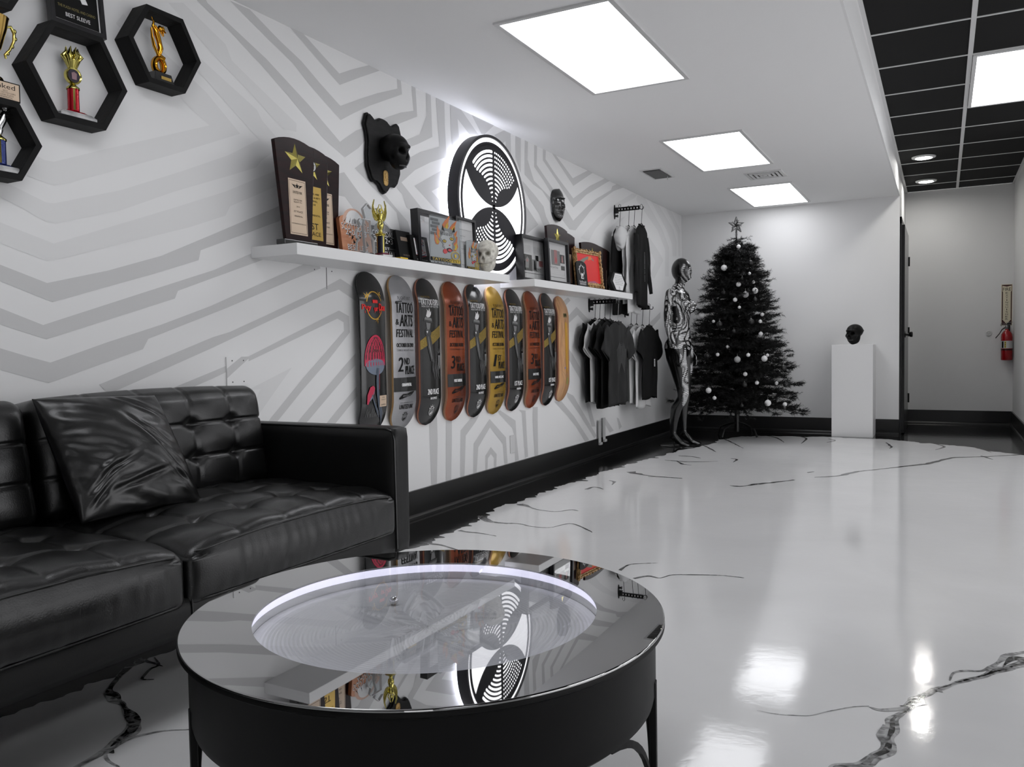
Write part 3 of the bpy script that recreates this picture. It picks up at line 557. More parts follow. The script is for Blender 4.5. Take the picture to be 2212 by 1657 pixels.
# ------------------------------------------------------------------ mannequin
def hatchmat():
    m=mat('black_gloss_with_white_dashes',14,.22,spec=.6,coat=.3); nt=m.node_tree; b=nt.nodes['Principled BSDF']; L=nt.links.new
    tc=nd(nt,'ShaderNodeTexCoord'); sx=nd(nt,'ShaderNodeSeparateXYZ'); L(tc.outputs['Object'],sx.inputs[0])
    def M(op,a,b_=None,c=None):
        n=nd(nt,'ShaderNodeMath',operation=op)
        for i,q in enumerate((a,b_,c)):
            if q is None: continue
            if isinstance(q,(int,float)): n.inputs[i].default_value=q
            else: L(q,n.inputs[i])
        return n.outputs[0]
    n1=nd(nt,'ShaderNodeTexNoise'); n1.inputs['Scale'].default_value=4.2; n1.inputs['Detail'].default_value=.5; L(tc.outputs['Object'],n1.inputs['Vector'])
    n2=nd(nt,'ShaderNodeTexNoise'); n2.inputs['Scale'].default_value=9; n2.inputs['Detail'].default_value=0; L(tc.outputs['Object'],n2.inputs['Vector'])
    band=M('SINE',M('MULTIPLY',n1.outputs[0],95)); hatch=M('SINE',M('ADD',M('MULTIPLY',sx.outputs[2],480),M('MULTIPLY',n2.outputs[0],26)))
    cross=M('SINE',M('ADD',M('MULTIPLY',sx.outputs[0],190),M('MULTIPLY',n2.outputs[0],18)))
    core=M('GREATER_THAN',M('ADD',M('MULTIPLY',band,1.7),M('MULTIPLY',hatch,.7)),-.35)
    core=M('MULTIPLY',core,M('GREATER_THAN',hatch,-.62)); core=M('MULTIPLY',core,M('GREATER_THAN',band,-.35)); core=M('MULTIPLY',core,M('GREATER_THAN',cross,-.72))
    # painted area: torso, arms, face side, and a strip down the front of the legs
    zt=M('GREATER_THAN',sx.outputs[2],.885); hd=M('LESS_THAN',sx.outputs[2],1.47)
    face=M('MULTIPLY',M('GREATER_THAN',sx.outputs[2],1.46),M('MULTIPLY',M('GREATER_THAN',sx.outputs[0],.035),M('LESS_THAN',sx.outputs[2],1.62)))
    face=M('MULTIPLY',face,M('GREATER_THAN',M('ADD',hatch,cross),.9)); face=M('ADD',face,M('MULTIPLY',M('MULTIPLY',M('GREATER_THAN',sx.outputs[2],1.40),M('LESS_THAN',sx.outputs[2],1.47)),0))
    tor=M('MULTIPLY',M('MULTIPLY',zt,hd),core)
    fx=M('ADD',M('MULTIPLY',M('SUBTRACT',sx.outputs[2],.30),.02),.035)
    leg=M('MULTIPLY',M('MULTIPLY',M('LESS_THAN',sx.outputs[2],.885),M('GREATER_THAN',sx.outputs[2],.29)),M('GREATER_THAN',M('ADD',sx.outputs[0],M('MULTIPLY',M('SUBTRACT',sx.outputs[2],.58),-.05)),.072))
    leg=M('MULTIPLY',leg,M('GREATER_THAN',M('ADD',hatch,M('MULTIPLY',cross,.9)),.15))
    tot=M('MINIMUM',M('ADD',M('ADD',tor,face),leg),1)
    mx=nd(nt,'ShaderNodeMix',data_type='RGBA'); mx.inputs[6].default_value=S(14); mx.inputs[7].default_value=S(205); L(tot,mx.inputs[0]); L(mx.outputs[2],b.inputs['Base Color'])
    return m
def limb(b,pts,n=20):
    """pts: (centre, r_side, r_front) loft with closed ends; side axis = Y, front axis = X"""
    k=len(pts); vs=[]; fs=[]
    for i,(c,ry,rx_) in enumerate(pts):
        a=Vector(pts[max(i-1,0)][0]); e=Vector(pts[min(i+1,k-1)][0]); t=(e-a).normalized(); X=Vector((1,0,0)); X=(X-t*X.dot(t)).normalized(); Y=t.cross(X)
        for j in range(n): an=2*PI*j/n; vs.append(Vector(c)+X*rx_*math.cos(an)+Y*ry*math.sin(an))
    for i in range(k-1):
        for j in range(n): fs.append((i*n+j,i*n+(j+1)%n,(i+1)*n+(j+1)%n,(i+1)*n+j))
    fs+=[tuple(range(n))[::-1],tuple((k-1)*n+j for j in range(n))]; b.add(vs,fs)
mq=thing('mannequin','black female mannequin covered in white dashes standing beside the Christmas tree','mannequin',T(-2.115,7.30,0)@Rz(-.10))
b=MB()
limb(b,[((-.005,0,.80),.10,.07),((-.012,0,.86),.155,.098),((-.010,0,.92),.168,.108),((0,0,.98),.155,.098),((.006,0,1.05),.122,.082),((.008,0,1.10),.112,.077),((.006,0,1.17),.122,.084),((.004,0,1.24),.138,.092),((.0,0,1.31),.145,.092),((-.008,0,1.37),.158,.080),((-.014,0,1.405),.150,.062),((-.014,0,1.43),.085,.052),((-.008,0,1.455),.055,.05)],28)
limb(b,[((-.012,0,1.38),.055,.055),((-.002,0,1.44),.046,.046),((.012,0,1.50),.044,.046),((.02,0,1.54),.045,.05)])
b.sph((.020,0,1.595),(.092,.073,.108),28,20); b.sph((.050,0,1.555),(.060,.055,.075),24,16); b.sph((.108,0,1.572),(.015,.011,.022)); b.sph((.098,0,1.520),(.018,.022,.014))
for s_ in (-1,1):
    b.sph((.075,s_*.068,1.265),(.062,.058,.060),20,14); b.sph((-.048,s_*.07,.90),(.066,.080,.085),20,14); b.sph((-.018,s_*.165,1.375),(.046,.046,.046))
# arms: hanging, slightly forward
for s_ in (-1,1):
    f_=.0 if s_<0 else -.02
    limb(b,[((-.018,s_*.168,1.385),.036,.042),((-.026,s_*.188,1.30),.037,.040),((-.034,s_*.198,1.20),.033,.036),((-.032,s_*.203,1.10),.028,.031),((-.012+f_,s_*.207,1.02),.027,.030),((.022+f_,s_*.208,.93),.021,.024),((.045+f_,s_*.205,.865),.0155,.019)])
    hp=Vector((.052+f_,s_*.204,.845)); limb(b,[(hp+Vector((-.006,0,.03)),.014,.019),(hp+Vector((.006,0,-.01)),.0125,.030),(hp+Vector((.016,0,-.045)),.011,.034),(hp+Vector((.02,0,-.062)),.010,.032)])
    for i,(dx,L_) in enumerate(((-.026,.062),(-.009,.072),(.009,.078),(.027,.068))):
        p0=hp+Vector((.018+dx,0,-.055)); limb(b,[(p0,.0085,.0088),(p0+Vector((.006,-s_*.003,-L_*.5)),.0078,.008),(p0+Vector((.006,-s_*.012,-L_)),.006,.006)],10)
    limb(b,[(hp+Vector((.026,-s_*.004,-.008)),.010,.011),(hp+Vector((.048,-s_*.010,-.035)),.009,.009),(hp+Vector((.054,-s_*.014,-.066)),.007,.007)],10)
# legs: weight on one, other knee bent forward; tiptoe feet
def leg(hy,kx,ky,ax,ay,tx,ty,heel):
    limb(b,[((-.008,hy,.90),.088,.098),((.0,hy*.98,.80),.082,.094),((kx*.45,(hy+ky)/2,.68),.068,.078),((kx*.85,ky,.54),.052,.058),((kx,ky,.475),.048,.053),((kx*.9+ax*.1,ky,.43),.044,.048),((kx*.45+ax*.55-.014,ky*.7+ay*.3,.34),.046,.052),((kx*.2+ax*.8-.01,ky*.3+ay*.7,.24),.035,.040),((ax,ay,.13),.022,.027),((ax+.005,ay,.095),.023,.034)],22)
    limb(b,[((ax-.028,ay,heel+.012),.016,.012),((ax-.022,ay,heel+.03),.022,.026),((ax+.01,ay,.085),.026,.038),((ax+.045,ty*.3+ay*.7,.055),.029,.032),((ax+.085,ty*.7+ay*.3,.024),.033,.022),((tx-.02,ty,.013),.032,.013),((tx,ty,.010),.022,.009)],20)
leg(-.085,.060,-.078,-.035,-.085,.125,-.075,.058); leg(.085,.012,.088,-.005,.095,.155,.110,.058)
body=b.build('body',hatchmat(),mq,smooth=180); md=body.modifiers.new('skin','REMESH'); md.mode='VOXEL'; md.voxel_size=.0075; md.use_smooth_shade=True
md=body.modifiers.new('soft','SMOOTH'); md.factor=.5; md.iterations=5
b=MB(); b.lathe([(0,0),(.19,0),(.19,.004),(.186,.007),(0,.007)],48); b.T=T(-.03,-.08,0); b.cyl(0,0,.006,.12,.005,10); b.build('stand',mat('clear_dark_acrylic',20,.03),mq,smooth=40)
# ------------------------------------------------------------------ christmas tree
random.seed(11)
TX,TY=-1.80,8.20
tr=thing('christmas_tree','tall black artificial Christmas tree standing in the corner beside the mannequin','tree',T(TX,TY,0))
M_nd=mat('black_needles',8,.6,var=(60,18)); M_tk=mat('black_trunk',14,.6)
b=MB(); b.tube([(0,0,.10),(0,0,1.0),(0,0,2.0)],[.020,.016,.006],10); b.build('trunk',M_tk,tr,smooth=60)
def crad(z): return .555*max(0,(1-(z-.26)/1.80))**.82+.045
nb=MB(); NV=[];NF=[]
def needles(p,q,den=.0042,L=.034):
    d=(q-p); ln=d.length; d=d.normalized() if ln>1e-6 else Vector((0,0,1)); u=d.orthogonal().normalized(); w=d.cross(u); k=max(3,int(ln/den))
    for i in range(k):
        a=random.random()*2*PI; c=p+d*ln*(i+random.random())/k; o_=(u*math.cos(a)+w*math.sin(a))*.85+d*.55; o_=o_.normalized()*L*random.uniform(.7,1.1); s_=d.cross(o_).normalized()*.0021
        n=len(NV); NV.extend([c-s_,c+s_,c+o_]); NF.append((n,n+1,n+2))
z=.28; tiers=0
while z<1.97:
    R_=crad(z); nbr=max(7,int(9+R_*26)); ph=random.random()*PI
    for j in range(nbr):
        a=ph+2*PI*j/nbr+random.uniform(-.12,.12); L_=R_*random.uniform(.80,1.06); dr=Vector((math.cos(a),math.sin(a),0)); zz=z+random.uniform(-.03,.03)
        droop=-.06*L_/.5+random.uniform(-.03,.02) if z>.45 else -.09+random.uniform(-.04,.02)
        prev=Vector((0,0,zz)); pts=[prev]
        for t in (.25,.5,.75,1): pts.append(Vector((0,0,zz))+dr*L_*t+Vector((0,0,L_*.26*t+droop*1.6*t*t)))
        if TY+pts[-1].y>YB-.11: 
            pts=[Vector((p_.x,min(p_.y,YB-.11-TY),p_.z)) for p_ in pts]
        nb.tube(pts,[.004,.0035,.003,.002,.001],4,cap=False)
        for i in range(1,5):
            needles(pts[i-1],pts[i],.0038)
            side=Vector((-dr.y,dr.x,0))
            for s_ in (-1,1,-.45,.5):
                if L_<.12: continue
                tl=random.uniform(.08,.13)*(1 if i<4 else .8)*min(1,L_/.3+.35); e=pts[i]+(dr*.75+side*s_*random.uniform(.5,.9)+Vector((0,0,random.uniform(-.15,.35)))).normalized()*tl
                if TY+e.y>YB-.075: continue
                needles(pts[i],e,.0034)
        needles(pts[-1],pts[-1]+(pts[-1]-pts[-2]).normalized()*.045,.004)
    z+=.072 if z<1.4 else .062
needles(Vector((0,0,1.85)),Vector((0,0,2.02)),.0015,.035)
nb.build('branches',M_tk,tr); b=MB(); b.add(NV,NF); b.build('foliage',M_nd,tr)
b=MB()
for j in range(4):
    a=PI/4+j*PI/2+.35; d=Vector((math.cos(a),math.sin(a),0)); b.tube([d*.015+Vector((0,0,.14)),d*.12+Vector((0,0,.115)),d*.20+Vector((0,0,.085)),d*.235+Vector((0,0,.008))],[.008,.008,.008,.010],8)
b.tube([(0,0,.05),(0,0,.30)],.024,12); b.build('stand',M_blk,tr,smooth=50)
# star
b=MB(); b.T=Rz(YAW)@AX.inverted() if False else Rz(YAW+.1)@Matrix(((1,0,0,0),(0,0,1,0),(0,1,0,0),(0,0,0,1)))
def starpts(R_,r_,n=5,rot=0): return [((R_ if i%2==0 else r_)*math.sin(PI*i/n+rot),(R_ if i%2==0 else r_)*math.cos(PI*i/n+rot)) for i in range(2*n)]
S1,S2=starpts(.083,.034),starpts(.058,.022); b.ring([(x,y+2.085) for x,y in S1],[(x,y+2.085) for x,y in S2],-.012,.012)
S3=starpts(.042,.016,rot=.2); b.add([(x,y+2.085,0) for x,y in S3]+[(0,2.085,.014),(0,2.085,-.014)],[(i,(i+1)%10,10) for i in range(10)]+[((i+1)%10,i,11) for i in range(10)]); b.tube([(0,1.97,0),(0,2.05,0)],.008,8)
for a in (.5,1.7,3.0,4.2,5.4): b.tube([(0,2.085,.0),(.055*math.sin(a),2.085+.055*math.cos(a),0)],.003,5)
o=b.build('star_topper',mat('dark_silver',90,.3,.9),None,smooth=20,frame=T(TX,TY,0)); tag(o,'dark metallic star on the very top of the Christmas tree','star')
# baubles: pixel centre, pixel radius, kind, side words
M_wb=mat('matt_white_bauble',222,.45); M_gb=mat('white_glitter_bauble',205,.6,var=(160,120),bump=(300,.6,.002)); M_bb=mat('black_bauble',26,.28); M_cap=mat('silver_cap',170,.3,1); M_str=mat('white_thread',170,.7)
BL=[(565,425,20,'w'),(707,602,21,'g'),(770,577,20,'w'),(638,637,14,'w'),(666,687,10,'w'),(733,463,10,'w'),(760,520,10,'w'),(490,450,12,'w'),(660,535,16,'w'),(418,740,20,'w'),(495,780,10,'w'),(818,735,12,'w'),(805,780,12,'w'),(808,863,14,'w'),(588,950,12,'w'),(653,1033,21,'g'),(725,1003,13,'w'),(832,1027,20,'w'),(522,1000,12,'w'),(705,1130,14,'w'),(783,1187,13,'w'),(915,1190,13,'w'),(462,1238,19,'w'),(501,1288,13,'w'),(855,1321,21,'w'),(968,1330,14,'w'),(661,285,14,'w'),(853,1005,11,'w'),
 (738,392,18,'b'),(685,498,12,'b'),(562,590,14,'b'),(490,655,15,'b'),(770,635,14,'b'),(743,782,20,'b'),(535,800,20,'b'),(453,1008,20,'b'),(700,1200,18,'b'),(958,1090,18,'b'),(973,1200,18,'b'),(683,1337,12,'b'),(963,1355,14,'b'),(630,845,14,'b')]
protoB={}
KN={'w':'white bauble','g':'glittered white bauble','b':'black bauble'}
for bx_,by_,br_,kd in BL:
    px,py=1380+bx_/3.068,440+by_/3.068; d=ray(px,py); best=None
    for i in range(240):
        yy=TY-.62+i*.0045; p=CP+d*(yy/d.y)
        if math.hypot(p.x-TX,p.y-TY)<crad(p.z)*1.0+.03: best=p; break
    if best is None: best=CP+d*((TY-.05)/d.y)
    R_=br_/3.068*best.dot(FW)/FPX; R_=(best-CP).dot(FW)*(br_/3.068)/FPX
    t=(best.z-.25)/1.75; lv='topmost' if t>.9 else 'upper' if t>.66 else 'middle' if t>.36 else 'lower' if t>.14 else 'bottom'
    sx_=(px-1587); sd='left side' if sx_<-25 else 'right side' if sx_>28 else 'centre'
    szw={'w':('large ' if br_>=18 else 'small '),'g':'large ','b':('large ' if br_>=18 else 'small ')}[kd]
    lab=f"{szw}{KN[kd]} hanging on the {lv} branches, {sd} of the Christmas tree"
    th=thing('bauble',lab,'ornament',T(*best)@Sc(R_,R_,R_),szw+KN[kd]+'s on the tree')
    if kd not in protoB:
        a1=MB(); a1.sph((0,0,0),1,28,18); a2=MB(); a2.cyl(0,0,.95,1.16,.22,12); a2.tube([(0,0,1.16),(0,0,1.9)],.04,5); 
        protoB[kd]=(a1.build('ball',{'w':M_wb,'g':M_gb,'b':M_bb}[kd],th,smooth=180),a2.build('hanger',M_cap,th,smooth=50))
    else:
        for q in protoB[kd]: c=q.copy(); COL.objects.link(c); c.parent=th
# ------------------------------------------------------------------ recess wall: sign, extinguisher, bumper
M_mar=mat('maroon_sign',(58,14,16),.5); M_crm=mat('cream_sign',(214,205,180),.5); M_ink=mat('black_ink',14,.6)
BWF=lambda x,z,y: T(x,y,z)@Matrix(((1,0,0,0),(0,0,-1,0),(0,1,0,0),(0,0,0,1)))  # faces -Y
b=MB(); b.box(0,0,.001,.102,.44,.002,1); b.box(0,0,.0022,.092,.43,.0006,0)
ar=[(-.042,.205),(0,.195),(.042,.205),(.042,.150),(.036,.138),(.036,-.150),(.042,-.150),(0,-.205),(-.042,-.150),(-.036,-.150),(-.036,.138),(-.042,.150)]; b.prism(ar,.0025,.003,1)
b.text('FIRE',0,.168,.074,.034,.0032,2)
for i,ch in enumerate('EXTINGUISHER'): b.text(ch,0,.128-.0252*i,.022 if ch!='I' else .006,.017,.0032,2)
o=b.build('fire_sign',[M_mar,M_crm,M_ink],None,frame=BWF(.606,1.287,YB2)); tag(o,'tall maroon and cream fire extinguisher sign on the recess wall','sign')
fe=thing('fire_extinguisher','red fire extinguisher hanging on the wall below its sign','fire extinguisher',T(.604,YB2-.085,.70))
M_red=mat('red_enamel',(150,12,20),.25,coat=.3)
b=MB(); b.lathe([(0,.0),(.05,.0),(.054,.006),(.054,.245),(.050,.275),(.036,.300),(.018,.315),(.016,.33)],32); b.build('cylinder',M_red,fe,smooth=50)
b=MB(); b.lathe([(.0545,.125),(.0545,.205)],32,cap=False); b.build('white_label',mat('label_white',190,.5),fe,smooth=60)
b=MB(); b.lathe([(.0548,.105),(.0548,.118)],32,cap=False); b.build('strap',M_blk,fe,smooth=60)
b=MB()
for a0,a1,mi in ((-2.0,-1.75,0),(-2.55,-2.2,1)): b.grid(6,2,lambda u,v:(.0552*math.cos(a0+(a1-a0)*u),.0552*math.sin(a0+(a1-a0)*u),.130+.07*v),mi)
for i in range(3): b.grid(3,2,lambda u,v:(.0556*math.cos(-1.93+.1*u),.0556*math.sin(-1.93+.1*u),.136+.022*i+.012*v),1)
b.build('label_print',[mat('label_yellow',(200,180,60),.5),M_ink],fe)
b=MB(); b.lathe([(.013,.33),(.017,.34),(.017,.36),(.01,.37)],16); b.box(.0,0,.375,.09,.014,.006); b.T=T(0,0,.385)@Ry(-.2); b.box(.012,0,.008,.085,.016,.005); b.T=I4; b.tube([(-.05,0,.36),(-.056,0,.375),(-.05,0,.392),(-.035,0,.395)],.003,6); b.build('valve',mat('nickel',120,.35,.8),fe,smooth=40)
b=MB(); b.tube([(-.018,-.01,.345),(-.045,-.02,.325),(-.07,-.03,.28),(-.105,-.045,.235)],[.007,.006,.005,.005],8); b.build('hose',M_blk,fe,smooth=60)
b=MB(); b.box(.02,.080,.33,.03,.004,.13); b.box(.02,.04,.335,.02,.08,.005); b.build('bracket',M_blk,fe)
b=MB(); b.lathe([(0,0),(.032,0),(.032,.006),(.022,.012),(.014,.008),(.010,.014),(0,.015)],28); o=b.build('wall_bumper',M_white,None,smooth=35,frame=BWF(.443,.989,YB2)); tag(o,'small round white door bumper on the recess wall','door stop')
b=MB(); b.box(0,0,.003,.062,.12,.006); b.T=T(.02,.0,.007); o=b.build('outlet_cover',mat('ivory_plastic',208,.4),None,bevel=.002,frame=WF(4.802,.274)); tag(o,'narrow blank white wall plate low beside the house shaped mural lines','wall plate')
b=MB(); b.box(0,0,.003,.117,.117,.006,0)
for x in (-.03,.03):
    for y in (-.043,.043): b.cyl(x,y,.006,.0068,.0028,10,1)
b.prism([(-.0585,-.026),(-.0585,.012),(.02,.0585),(.0585,.0585),(.0585,.05)],.0061,.0065,2)
o=b.build('blank_plate',[M_wall,M_dk,M_strA],None,bevel=0,frame=WF(2.419,.838)); tag(o,'square blank wall plate painted over with the mural behind the sofa','wall plate')
# ------------------------------------------------------------------ floating shelves
M_shelf=mat('white_shelf_laminate',226,.35)
for y0,y1,l in ((2.515,4.335,'left white floating shelf carrying the tall star plaques'),(4.672,6.525,'right white floating shelf carrying the two framed magazine pages')):
    b=MB(); b.box(0,0,0,.25,y1-y0,.047); o=b.build('floating_shelf',M_shelf,None,bevel=.0015,frame=T(W+.125,(y0+y1)/2,1.3265)); tag(o,l,'shelf','white floating shelves on the mural wall')
SZ=1.350
M_gold=mat('polished_gold',(206,170,96),.10,1); M_brass=mat('yellow_gold',(196,184,104),.12,1); M_dgold=mat('deep_gold',(214,152,44),.10,1); M_silv=mat('bright_silver',200,.15,1)
M_mah=mat('dark_mahogany',(34,14,14),.3,spec=.14,var=(9,(22,12,13),.4,.7,(1,6,1))); M_pbase=mat('black_lacquer',14,.15,coat=.5)
M_beige=mat('beige_engraved_plate',(205,182,158),.35); M_gplate=mat('brushed_gold_plate',(176,146,72),.32,.6); M_mblack=mat('matt_black',16,.5); M_paper=mat('white_paper',214,.7); M_red=mat('red_enamel'); M_bwood=mat('black_stained_wood',10,.6,bump=(60,.5,.002,5),var=(14,20,.35,.7,(1,1,8)))
M_wink=mat('white_print',222,.6); M_grey=mat('grey_print',110,.6); M_orange=mat('orange_print',(214,110,40),.5); M_yel=mat('yellow_print',(214,180,50),.5); M_rink=mat('red_print',(196,40,48),.5); M_blue=mat('blue_print',(60,80,140),.5)
M_acr=glassmat('clear_acrylic',(247,249,250),.0,1.5,1.1)
def ext(xl,xr,yt,ym,d):
    """real extents at distance d from the wall of something seen between two columns and below one row"""
    a=onx(xl,ym,W+d); c=onx(xr,ym,W+d); t=onx((xl+xr)/2,yt,W+d); return (a.y+c.y)/2,c.y-a.y,t.z
def star3d(b,cx,cy,R_,z,h,mi=0):
    P=starpts(R_,R_*.42); b.add([(cx+x,cy+y,z) for x,y in P]+[(cx,cy,z+h),(cx,cy,z)],[(i,(i+1)%10,10) for i in range(10)][::-1] and [((i+1)%10,i,10) for i in range(10)],mi)
def plaque(label,yc,d,wt,wb,h,plate,lines,group,pw=.6,badge=False,tall=(.085,.60),turn=0,starR=.064,starv=.80,pm=None,lean=.03,bd=.046):
    t=thing('award_plaque',label,'award plaque',T(W+d,yc,SZ)@Rz(turn)@AX,group)
    b=MB(); prof=[(-wb/2,.0),(wb/2,.0),(wt/2,h*.94)]+[(wt/2-wt*i/8,h*.94+h*.06*math.sin(PI*i/8)**.8+(.0)) for i in range(1,8)]+[(-wt/2,h*.94)]
    b.T=T(0,.020,0)@Rx(-lean); b.prism(prof,-.009,.009); b.build('board',M_mah,t,bevel=.003)
    b=MB(); b.box(0,.011,-.002,wb+.045,.022,bd); b.build('base',M_pbase,t,bevel=.003)
    b=MB(); b.T=T(0,.020,0)@Rx(-lean); star3d(b,0,h*starv,starR,.0092,.011); o=b.build('star',M_brass,t)
    if badge:
        b=MB(); b.T=T(0,.020,0)@Rx(-lean)@T(0,h*starv,.013); b.lathe([(0,.004),(.024,.004),(.026,.003),(.026,0)],28,0); b.lathe([(.0262,.0),(.0262,.0045),(.0225,.0045)],28,1,cap=False); b.text('UI',0,-.002,.022,.022,.0048,1); b.build('badge',[M_paper,M_ink],o)
    b=MB(); b.T=T(0,.020,0)@Rx(-lean); y0,y1=h*tall[0]/1.0*.4+.012,h*tall[1]; pwid=wb*pw
    b.prism([(-pwid/2,y0),(pwid/2,y0),(pwid/2,y1),(-pwid/2,y1)],.0092,.0104,0)
    H=y1-y0
    if plate=='beige':
        b.ring([(-pwid*.46,y0+.006),(pwid*.46,y0+.006),(pwid*.46,y1-.006),(-pwid*.46,y1-.006)],[(-pwid*.445,y0+.0075),(pwid*.445,y0+.0075),(pwid*.445,y1-.0075),(-pwid*.445,y1-.0075)],.0104,.0106,1)
        yy=y1-H*.12; b.prism([(p[0],p[1]+yy) for p in starpts(.013,.0055)],.0105,.0108,1)
        for s_ in (-1,1):
            for k in range(3): b.prism([(s_*.008,yy+.003-.004*k),(s_*(.034-.006*k),yy+.006-.004*k),(s_*(.020-.004*k),yy-.001-.004*k)],.0105,.0107,1)
    for tx,v,w_,hh in lines: b.text(tx,0,y0+H*v,pwid*w_,hh,.0110,1)
    b.build('label_plate',[pm or (M_beige if plate=='beige' else M_gplate),M_ink],t); return t
LN=[('UNITED INK',.765,.55,.011),('UNITED INK',.63,.50,.006),('FLIGHT 914',.59,.46,.006),('2014',.51,.18,.006),('1ST PLACE',.42,.5,.008),('ORNAMENTAL',.335,.48,.006),('UNITEDINKPRODUCTIONS.COM',.20,.8,.0045)]
GP='mahogany star plaques on the left shelf'
plaque('tallest mahogany star plaque at the left end of the shelf, beige plate fully visible',2.615,.165,.238,.155,.425,'beige',LN,GP,pw=.66)
plaque('mahogany star plaque with a round badge and gold plate, second on the left shelf',2.765,.114,.235,.155,.43,'gold',[('SUMMER VIBE',.86,.75,.008),('TATTOO & ARTS',.79,.85,.008),('FESTIVAL',.725,.55,.008),('2018',.66,.3,.008),('ORNAMENTAL',.46,.8,.008),('1ST',.25,.5,.028),('PLACE',.11,.75,.018)],GP,pw=.74,badge=True)
plaque('mahogany star plaque half hidden behind two others, right of the gold plated one',2.905,.063,.235,.155,.43,'beige',LN[:4]+[('1ST PLACE',.42,.5,.008),('LARGE TREE',.335,.48,.006),LN[-1]],GP,pw=.66)
# Scottsdale awards: printed slab behind, clear acrylic in front
def acrylic(label,F,outline,th,bm,base=None,parts=()):
    t=thing('acrylic_award',label,'acrylic award',F,None)
    b=MB(); b.prism(outline,-th/2,th/2); b.build('acrylic_plate',M_acr,t)
    b=MB(); b.ring(outline,[(x*.985,y*.985+.001) for x,y in outline],-th/2-.0002,th/2+.0002); b.build('polished_edge',mat('frosted_edge',225,.3),t)
    if base: base(t)
    return t
def blk(w,h,d,cx=0,cy=0,cz=0): b=MB(); b.box(cx,cy,cz,w,h,d); return b
def slab(label,name,yc,w,h,d,lean,body,edge,deco,cat='award plaque',turn=0,th=.02,corner=0):
    t=thing(name,label,cat,T(W+d,yc,SZ)@Rz(turn)@AX@Rx(-lean)); b=MB()
    b.prism([(-w/2,0),(w/2,0),(w/2,h),(-w/2,h)] if not corner else [(-w/2,0),(w/2,0)]+[(w/2*math.cos(a),h-corner+corner*math.sin(a)) for a in [PI*i/14 for i in range(15)]],-th/2,th/2,0,1); b.build('panel',[body,edge],t,bevel=.001)
    b=MB(); deco(b,w,h); b.T=I4; mats=deco.mats; o=b.build('print',mats,t); return t
yc,w,_=ext(738,808,445,500,.11); M_wd=mat('peach_wood',(186,120,84),.35,var=(10,(206,146,110),.4,.7,(1,5,1)))
def dec(b,w,h):
    z=.0104
    b.prism([(x*w*.40,h*.78+y*w*.34) for x,y in [(math.cos(a),math.sin(a)) for a in [PI*i/12 for i in range(13)]]],z-.0004,z,2)
    for r_,mi in ((.30,0),(.20,1),(.12,0)): b.prism([(r_*w*math.cos(a),h*.78+r_*w*math.sin(a)) for a in [PI*i/12 for i in range(13)]],z,z+.0003+.0001*(3-mi),mi)
    for s_ in (-.36,-.18,0,.18,.36): b.prism([(s_*w-.003,h*.80),(s_*w+.003,h*.80),(s_*w*.7,h*.93)],z+.0008,z+.001,1)
    for (tx,v,ww,hh) in (('SCOTTSDALE',.70,.92,.030),('2•0•2•3',.575,.70,.026),('BEST LEG',.22,.66,.026)):
        b.text(tx,.0025,h*v-.0025,w*ww,hh,z+.0004,1); b.text(tx,0,h*v,w*ww,hh,z+.0008,0)
    for i in range(16): a=random.Random(i); x=a.uniform(-.34,.34)*w; y=h*a.uniform(.28,.5); b.prism([(x,y),(x+a.uniform(.008,.02),y+.006),(x+a.uniform(0,.012),y+a.uniform(.012,.03))],z,z+.0004,1 if i%2 else 2)
    for v in (.135,.10): b.box(0,h*v,z,w*.5,.004,.0004,2)
dec.mats=[M_wink,M_ink,mat('pink_white_print',(206,170,152),.6)]
slab('peach coloured wooden award slab with big white lettering beside the dark plaques','award_slab',yc,w*.92,.20,.10,.12,M_wd,mat('edge_wood',(150,92,60),.5),dec,corner=.03)
def obase(r): 
    def f(t): b=MB(); b.T=T(0,0,0)@Rx(-PI/2); b.lathe([(0,0),(r,0),(r*.96,.010),(r*.9,.012),(0,.012)],32,sy=.5); b.build('base',M_pbase,t,smooth=40)
    return f
AZ=[(-.075,.015),(-.04,.015),(.055,.012),(.055,.075),(.03,.095),(.03,.10),(.03,.165),(-.045,.165),(-.06,.150),(-.05,.125),(-.07,.11),(-.075,.095),(-.072,.075),(-.06,.07),(-.072,.05)]
acrylic('state shaped clear acrylic award on a black oval base before the peach wooden slab',T(W+.19,yc-.045,SZ)@AX,AZ,.012,None,obase(.05))
HT=[(-.07,.015),(.07,.015),(.07,.13),(.085,.175),(.06,.22),(.02,.25),(-.02,.24),(-.05,.26),(-.085,.23),(-.07,.19),(-.085,.15)]
acrylic('tall irregular clear acrylic award rising behind the winged trophy',T(W+.12,3.19,SZ)@AX,HT,.014,None,obase(.05))
yc,w,_=ext(811,868,478,520,.10)
def dec(b,w,h):
    z=.0104
    for (tx,v,ww,hh) in (('SCOTTSDALE',.80,.95,.028),('2•0•2•3',.62,.70,.028),('BEST',.40,.4,.014),('UNUSUAL',.24,.8,.026),('PLACE',.10,.5,.018)): b.text(tx,0,h*v,w*ww,hh,z+.0006,0,shear=.25 if tx=='PLACE' else 0)
    b.box(0,h*.40,z,w*.9,.003,.0003,1); b.box(0,h*.33,z,w*.9,.002,.0003,1)
    b.prism([(w*.32*math.cos(a),h*.88+w*.2*math.sin(a)) for a in [PI*i/12 for i in range(13)]],z,z+.0003,1)
dec.mats=[M_wink,M_grey]
slab('dark grey award slab lettered in white behind the winged gold trophy','award_slab',yc,w,.178,.07,.12,mat('charcoal_slab',24,.35),M_mblack,dec)
